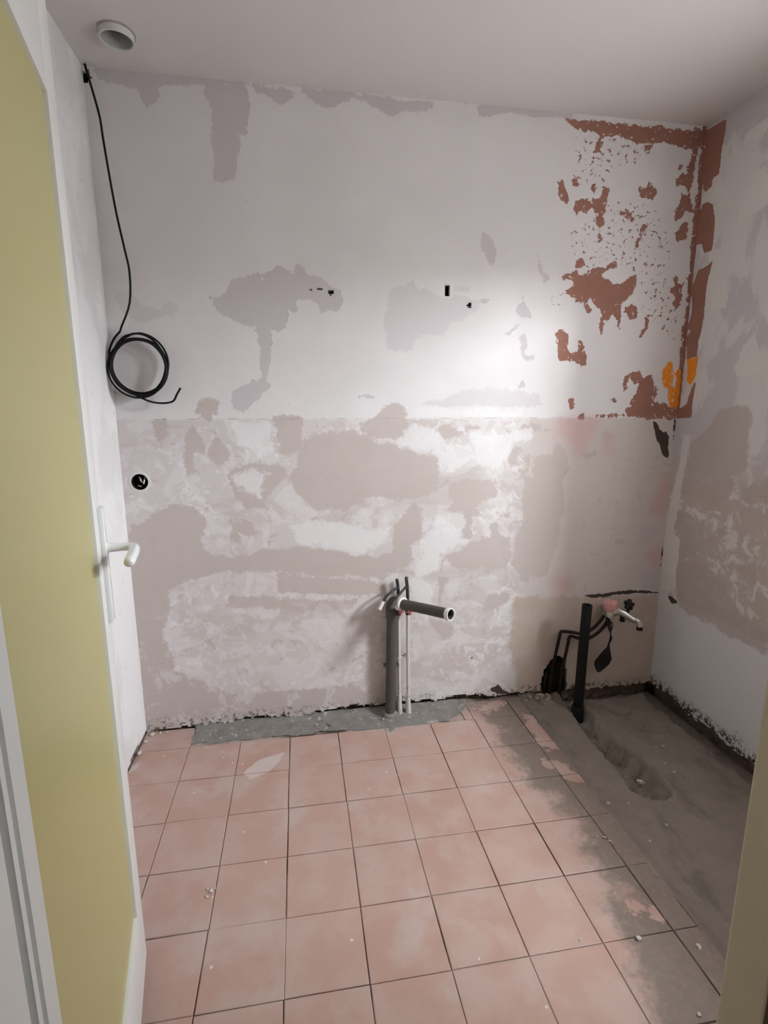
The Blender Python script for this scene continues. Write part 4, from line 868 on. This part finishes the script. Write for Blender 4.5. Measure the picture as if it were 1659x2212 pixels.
# ---------------------------------------------------------------- duct collar in the ceiling
dc = empty('ceiling_duct', (hc.x, hc.y, H)); tag(dc, 'short white duct collar poking through the ceiling', 'duct')
bm = bmesh.new(); tube(bm, [(0, 0, -0.022), (0, 0, 0.0), (0, 0, 0.30)], 0.050, 36, (False, True), hollow=(0, 0.004, 0.29))
from_bm('duct_tube', bm, plain('duct_white', (0.66, 0.66, 0.63), 0.55, var=0.05), dc, True)
dk = plain('duct_inside', (0.45, 0.44, 0.42), 0.7)
bm = bmesh.new(); tube(bm, [(0, 0, -0.017), (0, 0, 0.10), (0, 0, 0.285)], 0.0458, 36, (False, True), hollow=(0, 0.001, 0.28)); from_bm('duct_liner', bm, dk, dc, True)
bm = bmesh.new(); seg = 40; a = []; b = []
for k in range(seg):
    t = 2*math.pi*k/seg; r2 = 0.056 + 0.006*noise.noise(Vector((math.cos(t)*2, math.sin(t)*2, 1.0)))
    a.append(bm.verts.new((0.0495*math.cos(t), 0.0495*math.sin(t), -0.004))); b.append(bm.verts.new((r2*math.cos(t), r2*math.sin(t), 0.0005)))
for k in range(seg): bm.faces.new((a[k], a[(k+1) % seg], b[(k+1) % seg], b[k]))
from_bm('plaster_ring', bm, plain('rough_ring_plaster', (0.36, 0.31, 0.27), 0.95, var=0.3, bump=0.6), dc)

# ---------------------------------------------------------------- crumbs of plaster on the floor
def crumb(x, y, s, label, group, z=0.0, flat=0.55, seed=0, mat=None):
    bm = bmesh.new(); bmesh.ops.create_icosphere(bm, subdivisions=1 if s < 0.012 else 2, radius=1.0)
    for v in bm.verts:
        k = 0.85 + 0.6*noise.noise(v.co*1.7 + Vector((seed*3.1, seed, 0)))
        v.co = Vector((v.co.x*s*k, v.co.y*s*0.75*k, v.co.z*s*flat*k))
    bmesh.ops.rotate(bm, verts=bm.verts, cent=(0, 0, 0), matrix=Matrix.Rotation(seed*1.3, 3, 'Z'))
    zb = min(v.co.z for v in bm.verts)
    for v in bm.verts: v.co.z -= zb
    o = from_bm('plaster_crumb', bm, mat or PLASTER); o.location = (x, y, z - 0.001)
    tag(o, label, 'rubble', group); return o
for i, (x, y, s) in enumerate([(0.389, -0.822, 0.008), (0.382, -0.838, 0.006), (0.395, -0.842, 0.005), (0.378, -0.815, 0.005), (0.400, -0.815, 0.004)]):
    crumb(x, y, s, 'small grey plaster crumb in the cluster on a clean tile joint', 'crumbs clustered on a tile joint', 0.0, seed=i+1)
for i, (x, y, s) in enumerate([(0.715, -0.070, 0.0065), (0.528, -0.056, 0.005), (1.005, -0.075, 0.006), (0.45, -0.085, 0.004), (0.86, -0.095, 0.004)]):
    crumb(x, y, s, 'white plaster crumb lying on the cement strip', 'crumbs on the cement strip', 0.002, seed=i+11)
for i, (x, y, s) in enumerate([(1.593, -0.83, 0.007), (1.603, -0.846, 0.006), (1.575, -0.822, 0.004), (1.495, -1.143, 0.009), (1.632, -1.186, 0.009), (1.345, -1.12, 0.005), (1.52, -1.32, 0.007)]):
    crumb(x, y, s, 'pale plaster crumb on the cement-smeared tiles', 'crumbs on the smeared tiles', 0.0, seed=i+21)
crumb(1.915, -0.560, 0.014, 'white plaster chip lying in the bottom of the concrete trench', None, -0.056, seed=31)
for i, (x, y, s, z) in enumerate([(1.765, -0.030, 0.022, 0.0), (1.74, -0.045, 0.015, 0.0), (1.785, -0.055, 0.014, 0.0), (1.715, -0.022, 0.013, 0.0), (1.80, -0.035, 0.017, 0.002), (1.76, -0.075, 0.010, -0.004), (1.83, -0.060, 0.010, -0.004), (1.69, -0.04, 0.009, 0.0), (1.755, -0.012, 0.017, 0.03), (1.85, -0.085, 0.008, -0.005)]):
    crumb(x, y, s, 'broken lump of plaster heaped at the foot of the wall cavity', 'rubble below the wall cavity', z, 0.8, i+41, plain('dirty_plaster', (0.36, 0.28, 0.23), 0.95, var=0.3, bump=0.7))
for i, (x, y, s) in enumerate([(0.030, -0.026, 0.012), (0.060, -0.018, 0.008), (0.014, -0.075, 0.010), (0.012, -0.15, 0.013), (0.085, -0.014, 0.006)]):
    crumb(x, y, s, 'flake of broken plaster at the foot of the left corner', 'flakes in the left corner', 0.0, 0.6, i+61)
